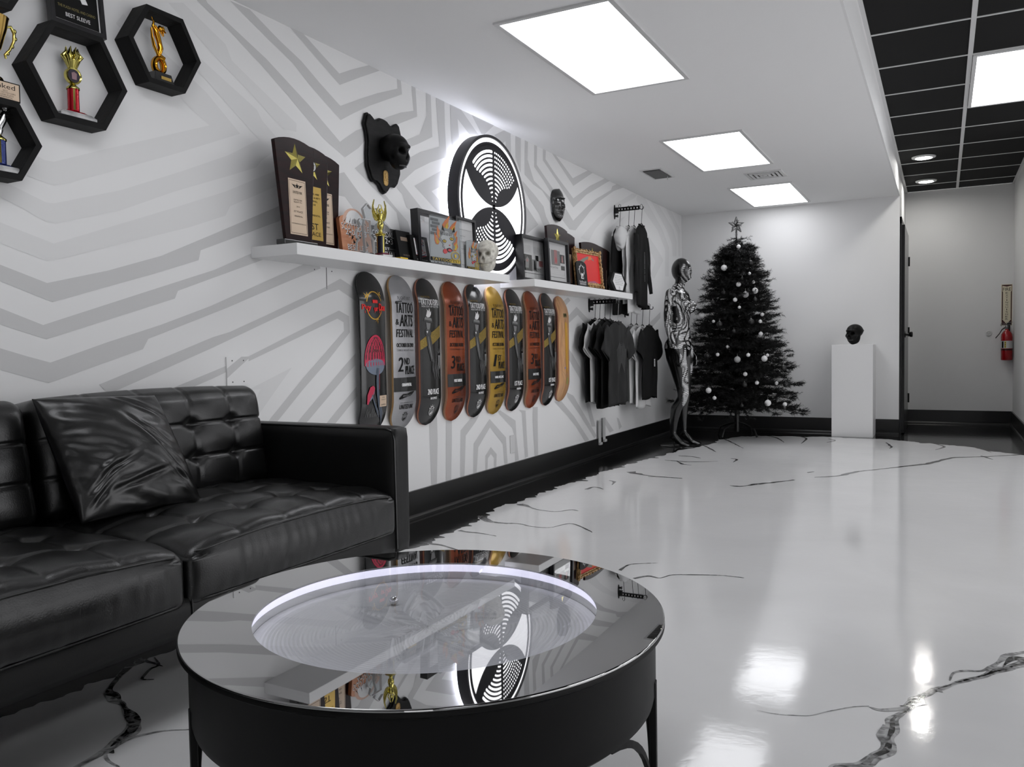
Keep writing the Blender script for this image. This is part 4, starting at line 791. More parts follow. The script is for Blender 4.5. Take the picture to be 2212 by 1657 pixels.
# winged figure trophy
def wingtrophy(label,F):
    t=thing('winged_trophy',label,'trophy',F)
    b=MB(); b.prism([(-.05,-.028),(.05,-.028),(.05,.028),(-.05,.028)],0,.008); b.prism([(-.043,-.024),(.043,-.024),(.036,.020),(-.036,.020)],.008,.018,1); b.build('base',[M_paper,mat('maroon_marble',(96,30,50),.2)],t,bevel=.002)
    b=MB(); b.lathe([(.019,.018),(.019,.105)],24,0); b.lathe([(.022,.098),(.022,.103),(.014,.109)],24,1,cap=False)
    for a in (-.1,2.6,4.2): b.grid(4,2,lambda u,v:(.0193*math.cos(a+.5*u),.0193*math.sin(a+.5*u),.02+.078*v),1)
    b.build('column',[mat('navy_foil',(22,24,40),.15,.3),M_brass],t,smooth=60)
    b=MB(); b.lathe([(.026,.105),(.028,.108),(.018,.113),(.010,.118),(.008,.13),(.014,.135),(.016,.15),(.012,.165),(.0095,.18),(.014,.195),(.012,.203),(.005,.207),(.0045,.211)],20); b.sph((0,0,.219),(.0075,.0075,.0095),14,10)
    for s_ in (-1,1): b.tube([(0,s_*.011,.200),(-.002,s_*.018,.215),(0,s_*.010,.232),(0,s_*.004,.247)],[.004,.0035,.003,.002],8)
    for s_ in (-1,1):
        b.T=AX@T(0,0,-.006); O2=[(.006,.180),(.014,.168),(.028,.172),(.038,.188),(.043,.212),(.041,.240),(.031,.268),(.028,.266),(.034,.240),(.031,.224),(.024,.210),(.016,.202),(.010,.198)]
        b.prism([(s_*x,y) for x,y in O2],-.002,.002)
        for k in range(5): b.tube([(s_*(.010+.002*k),.178+.003*k,.002),(s_*(.022+.004*k),.186+.004*k,.003),(s_*(.018+.0055*k),.212+.010*k,.002)],[.001,.0022,.0008],5)
        b.T=I4
    b.build('figure',M_brass,t,smooth=60); return t
p=onx(822,500,W+.2); wingtrophy('gold winged figure trophy on a dark column and maroon base, on the left shelf',T(W+.2,p.y,SZ)@Rz(-.25))
# black box plaques
def dec(b,w,h):
    z=.0104; b.box(0,h*.62,z,w*.62,h*.56,.0006,0); b.text('INK',0,h*.84,w*.5,.010,z+.0006,1)
    for i in range(22):
        a=random.Random(i+5); x=a.uniform(-.27,.2)*w; y=h*a.uniform(.38,.78); b.prism([(x,y),(x+a.uniform(.005,.014),y+a.uniform(-.004,.006)),(x+a.uniform(-.003,.008),y+a.uniform(.006,.018))],z+.0003,z+.0008+i*.00001,i%4)
    for k,mi in enumerate((1,0,3,1)): b.prism([(-w*.28,h*.46-.006*k),(0,h*.40-.006*k),(w*.28,h*.46-.006*k),(w*.28,h*.445-.006*k),(0,h*.385-.006*k),(-w*.28,h*.445-.006*k)],z+.0004,z+.0011,mi)
    b.text('1ST PLACE COLOR',0,h*.18,w*.6,.004,z+.0004,0); b.text('2019',0,h*.13,w*.18,.004,z+.0004,0)
dec.mats=[M_wink,M_rink,M_grey,M_blue]
yc,w,z_=ext(889,928,482,525,.13); slab('black box plaque with a small red and blue picture, left of the big open frame','box_plaque',yc-.01,w*.95,.155,.14,.18,M_mblack,M_mblack,dec,th=.02)
def dec2(b,w,h): b.box(0,h*.75,.0104,w*.5,.02,.0004,0); b.text('WEEK',0,h*.25,w*.5,.008,.0106,0)
dec2.mats=[mat('bronze_relief',(120,104,90),.4)]
yc,w,z_=ext(862,892,476,520,.12); slab('plain black box plaque between the grey slab and the picture plaque','box_plaque',yc,w,.17,.12,.18,M_mblack,M_mblack,dec2,th=.02)
b=blk(.06,.006,.035); o=b.build('name_card',M_yel,None,frame=T(W+.235,onx(867,556,W+.235).y,SZ+.0031)@AX); tag(o,'small yellow card lying at the shelf edge before the black box plaques','card')
p=onx(849,425,W+.06)
# small printed brown figure panel (clear) beside the slab
# big open frames
def frame(label,yc,w,h,d,depth,bar,page,mats,lean=.04,turn=0,glass=True,name='framed_picture'):
    t=thing(name,label,'picture frame',T(W+d,yc,SZ)@Rz(turn)@AX@Rx(-lean)); R_=[(-w/2,0),(w/2,0),(w/2,h),(-w/2,h)]; r_=[(-w/2+bar,bar),(w/2-bar,bar),(w/2-bar,h-bar),(-w/2+bar,h-bar)]
    b=MB(); b.ring(R_,r_,-depth/2,depth/2); b.build('frame',M_blkf,t,bevel=.001)
    if page: b=MB(); page(b,w-2*bar,h,bar); b.build('page',mats,t)
    if glass: b=MB(); b.box(0,h/2,depth*.15,w-2*bar,h-2*bar,.001); b.build('glass',glassmat('picture_glass',(250,250,250),0,1.45),t)
    return t
M_blkf=mat('black_frame_lacquer',(14,13,17),.35)
yc,w,zt=ext(899,988,461,515,.135)
frame('large open black shadow frame on the left shelf behind the flame coloured award',yc,w,zt-SZ,.135,.046,.022,None,None)
def pg(b,w,h,bar):
    b.box(0,h/2,-.004,w,h-2*bar,.002,0)
    for i,(tx,v,ww) in enumerate((('TATTOO',.66,.3),('A & E TOO',.55,.35),('SAS',.42,.22),('· · ·',.34,.2),('ART',.12,.3))): b.text(tx,-w*.1,h*v,w*ww,.006,-.0025,1)
    b.box(0,h*.78,-.0025,w*.8,.001,.0004,1); b.tube([(0+.012*math.cos(a),h*.1+.012*math.sin(a),-.002) for a in [2*PI*i/12 for i in range(12)]],.0007,4,1,closed=True)
yc,w,zt=ext(990,1024,468,520,.16); frame('narrow black framed white page right beside the big open frame',yc+.005,w*1.25,zt-SZ-.008,.155,.03,.014,pg,[M_paper,M_grey])
def catawards(label,yc,w,h,d,base=True,small=False):
    t=thing('flame_award',label,'acrylic award',T(W+d,yc,SZ)@Rz(-.05)@AX)
    b=MB(); b.box(0,h/2+.012,-.003,w,h-.02,.004,0)
    z=.0
    rnd=random.Random(9)
    if not small:
        for i in range(5):
            for j in range(2): b.box(-w*.42+j*w*.13+(i%2)*w*.05,h*(.94-.07*i),z,w*.12,h*.055,.0006,7)
    def blob(cx,cy,rx,ry,mi,zz,k=0,n=20): b.prism([(w*(cx+rx*math.cos(2*PI*i/n)*(1+.12*math.sin(k+i*2.3))),h*(cy+ry*math.sin(2*PI*i/n)*(1+.1*math.cos(k+i*1.7)))) for i in range(n)],z,z+zz,mi)
    def flame(cx,cy,s_,mi,zz,dx): b.prism([(w*(cx),h*cy),(w*(cx+.06*s_),h*(cy+.08*s_)),(w*(cx+.02*s_+dx*.3),h*(cy+.14*s_)),(w*(cx+dx),h*(cy+.27*s_)),(w*(cx-.08*s_+dx*.4),h*(cy+.17*s_)),(w*(cx-.13*s_),h*(cy+.08*s_)),(w*(cx-.08*s_),h*cy)],z,z+zz,mi)
    for a in ((.05,.76,1.2,.1),(-.15,.56,1,-.12),(.36,.36,1.2,.05),(-.24,.44,.9,-.12),(.33,.56,.9,.08),(.28,.75,1,.12)): flame(a[0],a[1],a[2],1,.0008,a[3]); flame(a[0],a[1]+.02,a[2]*.5,2,.0010,a[3]*.5)
    blob(.06,.62,.27,.20,3,.0014,1); blob(.10,.45,.20,.13,3,.0015,2); blob(.06,.60,.20,.14,0,.0017,3); blob(.09,.44,.14,.09,0,.0018,4)
    for (cx,cy) in ((.20,.60),(-.04,.53)): blob(cx,cy,.065,.036,4,.0024,0,14); blob(cx,cy,.05,.024,2,.0027,0,14); blob(cx,cy,.012,.02,4,.0029,0,8)
    for i in range(7): a=-.16+.055*i; b.prism([(w*(a),h*.72),(w*(a+.012),h*.72),(w*(a+.03),h*.66),(w*(a+.012),h*.65)],z,z+.0026,4)
    blob(.12,.36,.10,.045,4,.0022,1,14); blob(.13,.355,.06,.028,5,.0025,1,12); b.prism([(w*.1,h*.47),(w*.16,h*.47),(w*.13,h*.44)],z,z+.0026,5)
    blob(-.02,.32,.07,.05,5,.0028,2,14)
    for s_ in (-1,1): b.prism([(w*(.10+s_*.13),h*.74),(w*(.10+s_*.22),h*.76),(w*(.10+s_*.19),h*.86)],z,z+.0021,4)
    b.tube([(w*.32+w*.14*math.cos(a),h*.25+h*.085*math.sin(a),.0035) for a in [2*PI*i/20 for i in range(20)]],.0022,5,2,closed=True)
    b.text('1',w*.32,h*.25,w*.06,h*.07,.004,2)
    b.box(0,h*.135,z+.0012,w*1.0,h*.075,.0006,4); b.text('TATTOO',-w*.16,h*.135,w*.58,h*.055,.0026,2); b.box(w*.32,h*.135,z+.0018,w*.34,h*.07,.0006,2); b.text('FEST',w*.32,h*.135,w*.30,h*.05,.0030,4)
    if not small: b.text('LAS VEGAS',0,h*.065,w*.78,h*.035,.0026,4); 
    b.build('print',[mat('light_grey_print',170,.5),M_orange,M_yel,mat('mid_grey_print',120,.5),M_ink,M_rink,M_blue,mat('brick_print',92,.5)],t)
    b=MB(); b.box(0,h/2+.008,.006,w*1.02,h-.004,.010); b.build('acrylic_plate',M_acr,t)
    b=MB(); b.box(0,.005,.0,w*1.05,.010,.05); b.build('base',M_acr if not small else M_pbase,t,bevel=.001); return t
yc,w,zt=ext(921,981,474,525,.18); catawards('large clear award printed with an orange flamed grey cat face, in the big open frame',yc,w,zt-SZ,.21)
yc,w,zt=ext(1009,1033,524,550,.17); catawards('small clear award printed with an orange flamed cat face beside the white skull',yc,w,zt-SZ,.17,small=True)
p=onx(1054,566,W+.19); skull('white_skull','ivory white human skull at the right end of the left shelf',T(W+.185,p.y,SZ+.120)@Rz(-2.95)@Sc(.98,.98,.98),M_bone,mat('ivory_teeth',(190,186,172),.35))
# right shelf
def page1(b,w,h,bar):
    z=-.006; b.box(0,h/2,z-.002,w,h-2*bar,.002,0)
    for i in range(12): b.box(-w*.22,h*(.80-.014*i),z,w*.36,.001,.0004,1); b.box(w*.24,h*(.80-.014*i),z,w*.36,.001,.0004,1)
    b.box(-w*.22,h*.42,z,w*.42,h*.36,.0006,2); b.box(w*.08,h*.38,z,w*.20,h*.26,.0007,3); b.box(w*.20,h*.55,z,w*.12,h*.12,.0006,2); b.box(w*.36,h*.44,z,w*.16,h*.13,.0006,4)
    b.prism([(-w*.3,h*.3),(-w*.16,h*.3),(-w*.12,h*.5),(-w*.2,h*.56),(-w*.27,h*.48)],z+.0004,z+.0009,3); b.prism([(w*.04,h*.28),(w*.14,h*.28),(w*.11,h*.48),(w*.07,h*.48)],z+.0006,z+.0012,2)
    b.prism([(-w*.24,h*.44),(-w*.17,h*.44),(-w*.18,h*.50),(-w*.23,h*.50)],z+.0006,z+.0013,4)
    b.text('MARIA',w*.24,h*.31,w*.24,.012,z+.0006,2); b.text('TATTS',w*.24,h*.26,w*.22,.012,z+.0006,2); b.box(0,h*.19,z,w*.84,.0025,.0006,2)
def page2(b,w,h,bar):
    z=-.006; b.box(0,h/2,z-.002,w,h-2*bar,.002,0)
    b.box(-w*.05,h*.60,z,w*.46,h*.34,.0006,3); b.box(-w*.05,h*.62,z+.0004,w*.16,h*.32,.0006,4); b.box(w*.30,h*.60,z,w*.26,h*.20,.0006,2); b.prism([(w*.26,h*.52),(w*.34,h*.52),(w*.32,h*.68),(w*.27,h*.66)],z+.0004,z+.001,4)
    b.prism([(-w*.08,h*.5),(0,h*.5),(-w*.01,h*.58),(-w*.06,h*.62)],z+.0006,z+.0012,5); b.box(-w*.40,h*.60,z,w*.12,h*.38,.0006,2)
    b.text('UNCATTO',-w*.18,h*.375,w*.46,.012,z+.0006,2); b.box(w*.32,h*.39,z,w*.2,.03,.0006,2); b.ring([(-w*.4,h*.22),(w*.4,h*.22),(w*.4,h*.33),(-w*.4,h*.33)],[(-w*.39,h*.223),(w*.39,h*.223),(w*.39,h*.327),(-w*.39,h*.327)],z,z+.0004,1)
    b.box(0,h*.155,z,w*.84,.003,.0006,2)
PM=[M_paper,mat('pale_grey_print',176,.6),M_ink,mat('mid_grey_print'),mat('pink_print',(176,110,110),.5),M_rink]
yc,w,zt=ext(1130,1186,512,560,.16); frame('framed magazine page with black photographs, leftmost on the right shelf',yc,w*1.02,zt-SZ,.14,.055,.016,page1,PM)
yc,w,zt=ext(1183,1228,520,560,.19); frame('framed magazine page with a pink photograph standing in front of a star plaque',yc,w*1.0,zt-SZ+.002,.19,.03,.018,page2,PM)
GQ='mahogany star plaques on the right shelf'
yc,w,zt=ext(1183,1228,486,520,.10); plaque('mahogany star plaque standing behind the second framed page',yc,.095,w*1.0,w*.82,zt-SZ-.02,'beige',LN,GQ,bd=.036,starR=.06,starv=.80)
yc,w,zt=ext(1205,1249,500,540,.075); plaque('mahogany star plaque with beige plate between the framed pages and the ornate gold frame',yc,.05,w*1.0,w*.8,zt-SZ-.02,'beige',LN,GQ,bd=.036,starR=.06,pw=.7,starv=.80)
yc,w,zt=ext(1259,1305,524,560,.12); plaque('low wide mahogany star plaque directly behind the ornate gold frame',yc,.108,w*1.02,w*.85,zt-SZ-.02,'beige',LN,GQ,bd=.036,starR=.056,starv=.74,tall=(.085,.52))
yc,w,zt=ext(1278,1314,530,560,.08); plaque('mahogany star plaque partly hidden, right of the ornate gold frame',yc-.015,.066,w*1.1,w*.85,zt-SZ-.02,'beige',LN,GQ,bd=.036,starR=.056,starv=.72,tall=(.085,.52))
yc,w,zt=ext(1292,1318,536,560,.04); plaque('rearmost reddish star plaque at the right of the shelf group',yc-.01,.026,w*1.1,w*.9,zt-SZ-.02,'beige',LN,GQ,bd=.036,starR=.05,starv=.70,tall=(.085,.50),lean=.0)
# black rounded card with white portrait print
yc,w,zt=ext(1243,1266,556,590,.21)
def dec(b,w,h):
    z=.0054
    b.tube([(w*.24*math.cos(a),h*.62+h*.20*math.sin(a),z) for a in [2*PI*i/20 for i in range(20)]],.0016,4,0,closed=True)
    for i in range(26): a=random.Random(i+60); t_=a.uniform(0,2*PI); x=w*.27*math.cos(t_)*a.uniform(.6,1.2); y=h*.62+h*.22*math.sin(t_)*a.uniform(.6,1.2); b.prism([(x,y),(x+.006,y+.002),(x+.002,y+.010)],z-.001,z+.0004+i*.00001,0)
    b.prism([(-w*.12,h*.30),(w*.14,h*.30),(w*.10,h*.50),(-w*.06,h*.52)],z-.001,z+.0003,0); b.prism([(-w*.03,h*.33),(w*.10,h*.33),(w*.06,h*.47)],z-.001,z+.0008,1)
    b.text('Inked',0,h*.19,w*.62,h*.09,z+.0004,0); b.box(0,h*.115,z,w*.62,.0025,.0004,0); b.box(0,h*.08,z,w*.62,.0025,.0004,0)
dec.mats=[M_wink,M_ink]
slab('small black rounded card with a white portrait print before the ornate frame','picture_card',yc-.01,w*.95,(zt-SZ)*.88,.228,.10,M_mblack,M_mblack,dec,cat='card',th=.010,corner=.03)
# ornate gold frame with red picture
yc,w,zt=ext(1247,1293,544,590,.17)
t=thing('framed_painting','ornate gilded frame with an abstract red painting on the right shelf','picture frame',T(W+.185,yc,SZ+.014)@Rz(-.10)@AX@Rx(-.10)); h=zt-SZ; w*=1.0
M_gilt=mat('antique_gilt',(196,160,110),.4,.25,var=(60,(116,84,44),.45,.6),bump=(120,.6,.003))
b=MB(); o_=[(-w/2,0),(w/2,0),(w/2,h),(-w/2,h)]; i_=[(-w/2+.032,.032),(w/2-.032,.032),(w/2-.032,h-.032),(-w/2+.032,h-.032)]; m_=[(-w/2+.012,.012),(w/2-.012,.012),(w/2-.012,h-.012),(-w/2+.012,h-.012)]
b.ring(o_,i_,-.012,.006); b.ring(m_,[(x*.93,(y-h/2)*.95+h/2) for x,y in m_],.0,.014)
for i in range(4):
    (x0,y0),(x1,y1)=o_[i],o_[(i+1)%4]; k=9
    for j in range(k):
        f=j/k; x=x0+(x1-x0)*f; y=y0+(y1-y0)*f; big=j in(0,4,5); r_=.012 if j==0 else .008 if big else .005
        b.sph((x*.97,(y-h/2)*.98+h/2,.008),(r_*1.2,r_,.008),10,7)
        if j==0:
            for a in range(5): an=2*PI*a/5; b.sph((x*.94+.011*math.cos(an),(y-h/2)*.96+h/2+.011*math.sin(an),.012),(.0055,.0055,.005),8,6)
b.build('frame',M_gilt,t,smooth=40)
b=MB(); b.box(0,h/2,.0,w-.06,h-.06,.002,0); ww=w-.064; hh=h-.064
def P2(*q): return [(ww*(x-.5),.032+hh*y) for x,y in q]
b.prism(P2((0,.55),(.25,.62),(.42,.8),(.62,.86),(.80,.78),(.70,.9),(.5,.93),(.3,.84),(.1,.70),(0,.72)),.001,.0016,2); b.prism(P2((.02,0),(.3,0),(.22,.2),(.3,.45),(.2,.62),(.05,.5)),.001,.0017,2)
b.prism(P2((.5,.78),(.68,.85),(.66,.95),(.55,.93)),.001,.002,1); b.prism(P2((.35,0),(.9,0),(.72,.08),(.5,.05)),.001,.0019,3); b.prism(P2((0,0),(.35,0),(.15,.22),(0,.3)),.001,.0022,3)
b.build('painting',[mat('vermilion_paint',(206,34,34),.45),M_orange,mat('grey_green_paint',(120,122,112),.5),mat('mauve_paint',(160,80,110),.5)],t)
# hexagon award
yc,w,zt=ext(1317,1353,589,615,.20); r_=w/2*1.02
def hexp(r,cx=0,cy=0,a0=0,sy=1): return [(cx+r*math.cos(a0+PI/3*i),cy+r*sy*math.sin(a0+PI/3*i)) for i in range(6)]
h=zt-SZ; t=thing('hexagon_award','small black hexagon award with a white text panel at the right end of the shelf','award plaque',T(W+.20,yc,SZ)@AX@Rx(-.08))
hx=[(-.5,.5),(-.27,0),(.27,0),(.5,.5),(.27,1),(-.27,1)]; b=MB(); b.prism([(x*w,y*h) for x,y in hx],-.02,.012); b.build('body',M_mblack,t,bevel=.002)
b=MB(); b.prism([(x*w*.70,.02+y*(h-.03)) for x,y in hx],.012,.0135,0)
for i in range(6): b.text(('PRESENTED TO','BEST OF SHOW','STUDIO','TATTOO CONVENTION','2019','AWARD')[i],0,h*(.82-.085*i),w*(.34+.16*math.sin(PI*(i+1)/7)),.005,.0139,1)
b.tube([(.012*math.cos(a),h*.20+.015*math.sin(a),.0138) for a in [2*PI*i/12 for i in range(12)]],.0008,4,1,closed=True); b.build('panel',[M_paper,M_ink],t)
# ------------------------------------------------------------------ hexagon wall shelves and what they hold
def hexshelf(cy_,cz_,r,label):
    b=MB(); b.ring(hexp(r),hexp(r-.021),0,.074); o=b.build('hexagon_shelf',M_bwood,None,bevel=.001,frame=WF(cy_,cz_)); tag(o,label,'wall shelf','black hexagon wall shelves')
hexshelf(1.455,1.56,.135,'black hexagon wall shelf at the left edge, under the big gold cup'); hexshelf(1.724,1.81,.175,'largest black hexagon wall shelf, holding the red column trophy')
hexshelf(2.065,2.001,.155,'black hexagon wall shelf farthest right, holding the gold dancer trophy'); hexshelf(1.432,2.083,.16,'black hexagon wall shelf cut off in the top left corner')
def coltrophy(label,y,z,col,top,wd=.125):
    t=thing('column_trophy',label,'trophy',T(W+.040,y,z))
    b=MB(); b.add([(-.028,-wd/2,0),(.028,-wd/2,0),(.028,wd/2,0),(-.028,wd/2,0),(-.028,-wd/2,.008),(.028,-wd/2,.008),(.028,wd/2,.008),(-.028,wd/2,.008),(-.02,-wd/2+.014,.018),(.02,-wd/2+.014,.018),(.02,wd/2-.014,.018),(-.02,wd/2-.014,.018)],[(3,2,1,0),(0,1,5,4),(1,2,6,5),(2,3,7,6),(3,0,4,7),(4,5,9,8),(5,6,10,9),(6,7,11,10),(7,4,8,11),(8,9,10,11)]); b.build('marble_base',mat('white_marble',190,.25,var=(20,130,.45,.7)),t)
    b=MB(); b.add([(-.018,-wd/2+.024,.018),(.018,-wd/2+.024,.018),(.018,wd/2-.024,.018),(-.018,wd/2-.024,.018),(-.012,-wd/2+.034,.024),(.012,-wd/2+.034,.024),(.012,wd/2-.034,.024),(-.012,wd/2-.034,.024)],[(0,1,5,4),(1,2,6,5),(2,3,7,6),(3,0,4,7),(4,5,6,7)]); b.build('riser',col,t)
    b=MB(); b.lathe([(.0175,.024),(.0175,.098)],24,0); b.lathe([(.020,.094),(.020,.099),(.012,.106),(.006,.112)],24,1,cap=False)
    for a in (-.6,1.2,-2.4): b.grid(4,2,lambda u,v:(.0178*math.cos(a+.35*u),.0178*math.sin(a+.35*u),.026+.066*v),1)
    b.build('column',[col,M_brass],t,smooth=60)
    top(t); return t
def flametop(t):
    b=MB(); tt=b.T; b.T=T(0,0,.137)@Ry(PI/2); b.lathe([(.0,.006),(.020,.006),(.026,.010),(.028,.004),(.026,-.006),(.0,-.006)],28,0); b.lathe([(0,.0085),(.0205,.0085),(.0205,.006)],28,1,cap=False); b.T=T(.009,0,.137)@AX
    b.prism([(-.008,-.012),(.008,-.012),(.009,.008),(0,.012),(-.009,.008)],0,.0006,2); b.T=tt
    b.lathe([(.012,.160),(.014,.165),(.022,.182),(.023,.186)],20,0,cap=False)
    for i in range(12): a=2*PI*i/12; b.tube([(.012*math.cos(a),.012*math.sin(a),.162),(.023*math.cos(a),.023*math.sin(a),.186)],.0018,5,0)
    for i in range(7):
        a=2*PI*i/7; c,s_=math.cos(a),math.sin(a); b.tube([(.016*c,.016*s_,.184),(.026*c,.026*s_,.198),(.016*c,.016*s_,.212),(.018*c-.004*s_,.018*s_+.004*c,.228)],[.006,.009,.006,.0008],8,0)
    b.sph((0,0,.198),(.014,.014,.018),12,8,0); b.build('flame_top',[M_brass,mat('dark_medallion',(38,30,44),.3),mat('grey_pink_print',(140,110,116),.4)],t,smooth=60)
coltrophy('trophy with a red column and gold flame top inside the largest hexagon shelf',1.722,1.6795,mat('red_foil',(176,16,36),.15,.5,bump=(90,.5,.002)),flametop)
def figtop(t):
    b=MB(); b.lathe([(.008,.112),(.012,.125),(.009,.14)],14); b.tube([(0,.0,.13),(0,.012,.16),(0,.02,.185)],[.010,.013,.006],10); b.sph((0,.022,.197),.008,12,8)
    b.tube([(0,.015,.178),(.0,.04,.195),(0,.062,.222)],[.006,.004,.0012],8); b.tube([(0,.012,.172),(0,.04,.178),(0,.060,.190)],[.005,.004,.002],8); b.tube([(0,.01,.165),(0,-.02,.18),(0,-.04,.2)],[.005,.004,.002],8)
    for i in range(5): b.tube([(-.003,.012,.16+.006*i),(-.003,.046+.004*i,.172+.010*i)],[.004,.001],6)
    b.build('winged_figure',M_silv,t,smooth=60)
coltrophy('trophy with a blue column and silver figure in the hexagon at the left edge',1.478,1.464,mat('blue_foil',(52,64,120),.15,.5,bump=(90,.5,.002)),figtop,.11)
# gold cup on top of the left hexagon
t=thing('gold_cup','big gold two handled cup trophy standing on the leftmost hexagon shelf','trophy',T(W+.038,1.458,1.677))
b=MB(); b.box(0,0,.028,.055,.15,.056); b.build('base',M_mblack,t,bevel=.002)
b=MB(); b.T=T(.0278,0,.028)@AX; b.box(0,0,.0004,.14,.048,.0012,0); b.text('Inked',.028,.012,.06,.014,.0012,1); b.text('2012',.028,-.001,.014,.004,.0012,1); b.text('STATE TATTOO EXPO',.028,-.007,.062,.0045,.0012,1); b.text('SECOND PLACE',.028,-.0135,.05,.0045,.0012,1); b.text('ORNAMENTAL',.03,-.0195,.04,.004,.0012,1); b.build('plate',[M_beige,M_ink],t)
b=MB(); b.lathe([(.038,.056),(.036,.062),(.016,.075),(.009,.092),(.010,.104),(.006,.110),(.014,.118),(.034,.150),(.050,.205),(.056,.235),(.058,.24),(.054,.241),(.048,.205),(.0,.16)],36,0)
b.build('cup',M_gold,t,smooth=50)
for s_ in (-1,1):
    b=MB(); b.tube([(0,s_*.052,.225),(0,s_*.070,.232),(0,s_*.080,.215),(0,s_*.078,.190),(0,s_*.064,.160),(0,s_*.050,.142),(0,s_*.052,.132)],[.004,.005,.005,.0045,.004,.0045,.003],8)
    for q in ((.082,.222),(.083,.200),(.073,.175),(.058,.150)): b.sph((0,s_*q[0],q[1]),(.004,.006,.007),8,6)
    b.build('handle',M_brass,t,smooth=60)
# gold dancer trophy
t=thing('dancer_trophy','gold abstract dancer trophy on a black base inside the right hexagon shelf','trophy',T(W+.042,2.058,1.8855))
b=MB(); b.add([(-.026,-.042,0),(.026,-.042,0),(.026,.042,0),(-.026,.042,0),(-.020,-.034,.034),(.020,-.034,.034),(.020,.034,.034),(-.020,.034,.034)],[(3,2,1,0),(0,1,5,4),(1,2,6,5),(2,3,7,6),(3,0,4,7),(4,5,6,7)]); b.build('base',M_pbase,t,bevel=.001)
b=MB(); b.T=T(.0245,.008,.014)@AX; b.box(0,0,0,.042,.011,.0015); b.build('plate',M_gplate,t)
b=MB(); L_=[]
for i in range(25):
    a=-PI/2+2*PI*i/24*.93; L_.append((.0,.020*math.cos(a)-.002,.062+.026*math.sin(a)))
b.tube(L_,[.009]*25,8,flat=1.7); b.tube([(0,.018,.088),(0,-.0,.098),(0,-.006,.112)],[.013,.010,.007],10,flat=.8)
b.tube([(0,.0,.098),(.002,.006,.125),(.0,.002,.15),(0,-.006,.172),(0,-.012,.188)],[.007,.010,.009,.011,.008],12); b.tube([(0,-.004,.10),(-.006,-.014,.13),(-.006,-.022,.16),(-.004,-.026,.19)],[.006,.008,.006,.004],8,flat=.6)
b.sph((0,.008,.196),(.009,.009,.011),14,10)
for i in range(9): a=random.Random(i); b.tube([(0,.008,.198),(a.uniform(-.01,.01),.016+a.uniform(-.006,.008),.196+a.uniform(-.012,.012)),(0,.020+a.uniform(-.006,.008),.190+a.uniform(-.02,.02))],[.004,.004,.001],6)
b.tube([(0,-.012,.185),(0,-.022,.196),(0,-.018,.212),(0,-.026,.228)],[.006,.005,.004,.0015],8); b.tube([(0,.0,.185),(0,-.012,.200),(0,-.020,.20)],[.005,.004,.002],8)
b.build('figure',M_dgold,t,smooth=70)
# award picture frame standing on the largest hexagon
t=thing('framed_certificate','black framed award sheet reading BEST SLEEVE above the largest hexagon shelf','picture frame',T(W+.052,1.74,1.963)@AX@Rx(-.09))
w,h=.190,.24; R_=[(-w/2,0),(w/2,0),(w/2,h),(-w/2,h)]; r_=[(-w/2+.014,.016),(w/2-.014,.016),(w/2-.014,h-.016),(-w/2+.014,h-.016)]
b=MB(); b.ring(R_,r_,-.012,.012); b.build('frame',M_blkf,t,bevel=.001)
b=MB(); b.box(0,h/2,0,w-.028,h-.032,.004,0); b.ring([(x*.99,(y-h/2)*.99+h/2) for x,y in r_],[(x*.94,(y-h/2)*.955+h/2) for x,y in r_],.002,.003,1); b.text('BEST SLEEVE',.002,.042,.085,.013,.0032,1); b.text('THE PLAZA HOTEL AND CASINO',0,.066,.13,.009,.0032,2); 
for i in range(10): a=random.Random(i+30); x=a.uniform(-.05,.055); y=a.uniform(.09,.14); b.prism([(x,y),(x+.02,y+.004),(x+.012,y+.022),(x-.006,y+.014)],.002,.0032+i*.00002,1 if i%2 else 3)
b.build('sheet',[M_ink,M_wink,mat('olive_gold_print',(130,120,70),.5),M_grey],t)
# ------------------------------------------------------------------ shield plaque with black skull
t=thing('shield_plaque','black wooden shield with a black skull mounted on the mural wall','wall plaque',WF(3.42,1.905))
H_=[(0,.182),(.025,.180),(.055,.163),(.078,.162),(.100,.176),(.122,.186),(.136,.178),(.156,.126),(.140,.085),(.134,.04),(.140,-.02),(.138,-.08),(.112,-.135),(.095,-.150),(.072,-.148),(.045,-.160),(.022,-.188),(0,-.198)]
O_=H_+[(-x,y) for x,y in H_[-2:0:-1]]
b=MB(); b.prism(O_,.004,.018); b.prism([(x*.95,y*.96) for x,y in O_],.018,.028); b.build('shield',mat('black_shield_wood',15,.5,var=(12,30,.4,.75,(1,6,1)),bump=(40,.4,.002)),t,bevel=.003)
SKM=Matrix(((-1,0,0,0),(0,0,1,0),(0,1,0,0),(0,0,0,1)))
skull('skull','',T(.012,.018,.078)@SKM@Sc(1.05,.95,1.05),M_bs,mat('dark_teeth',52,.3),False,t)
b=MB(); 
for i in range(24): a=2*PI*i/24; b.sph((.022*math.cos(a)*(1-.25*math.cos(2*a)),-.118+.036*math.sin(a),.030),(.004,.004,.003),7,5)
b.prism([(.022*math.cos(2*PI*i/20)*(1-.2*math.cos(4*PI*i/20)),-.118+.036*math.sin(2*PI*i/20)) for i in range(20)],.028,.0305)
for q in ((0,-.10,.009),(-.009,-.128,.006),(.009,-.128,.006),(0,-.115,.006)): b.sph((q[0],q[1],.031),(q[2],q[2],.003),10,6)
b.build('badge',mat('aged_brass',(196,160,96),.4,.4,bump=(150,.8,.002)),t,smooth=60)
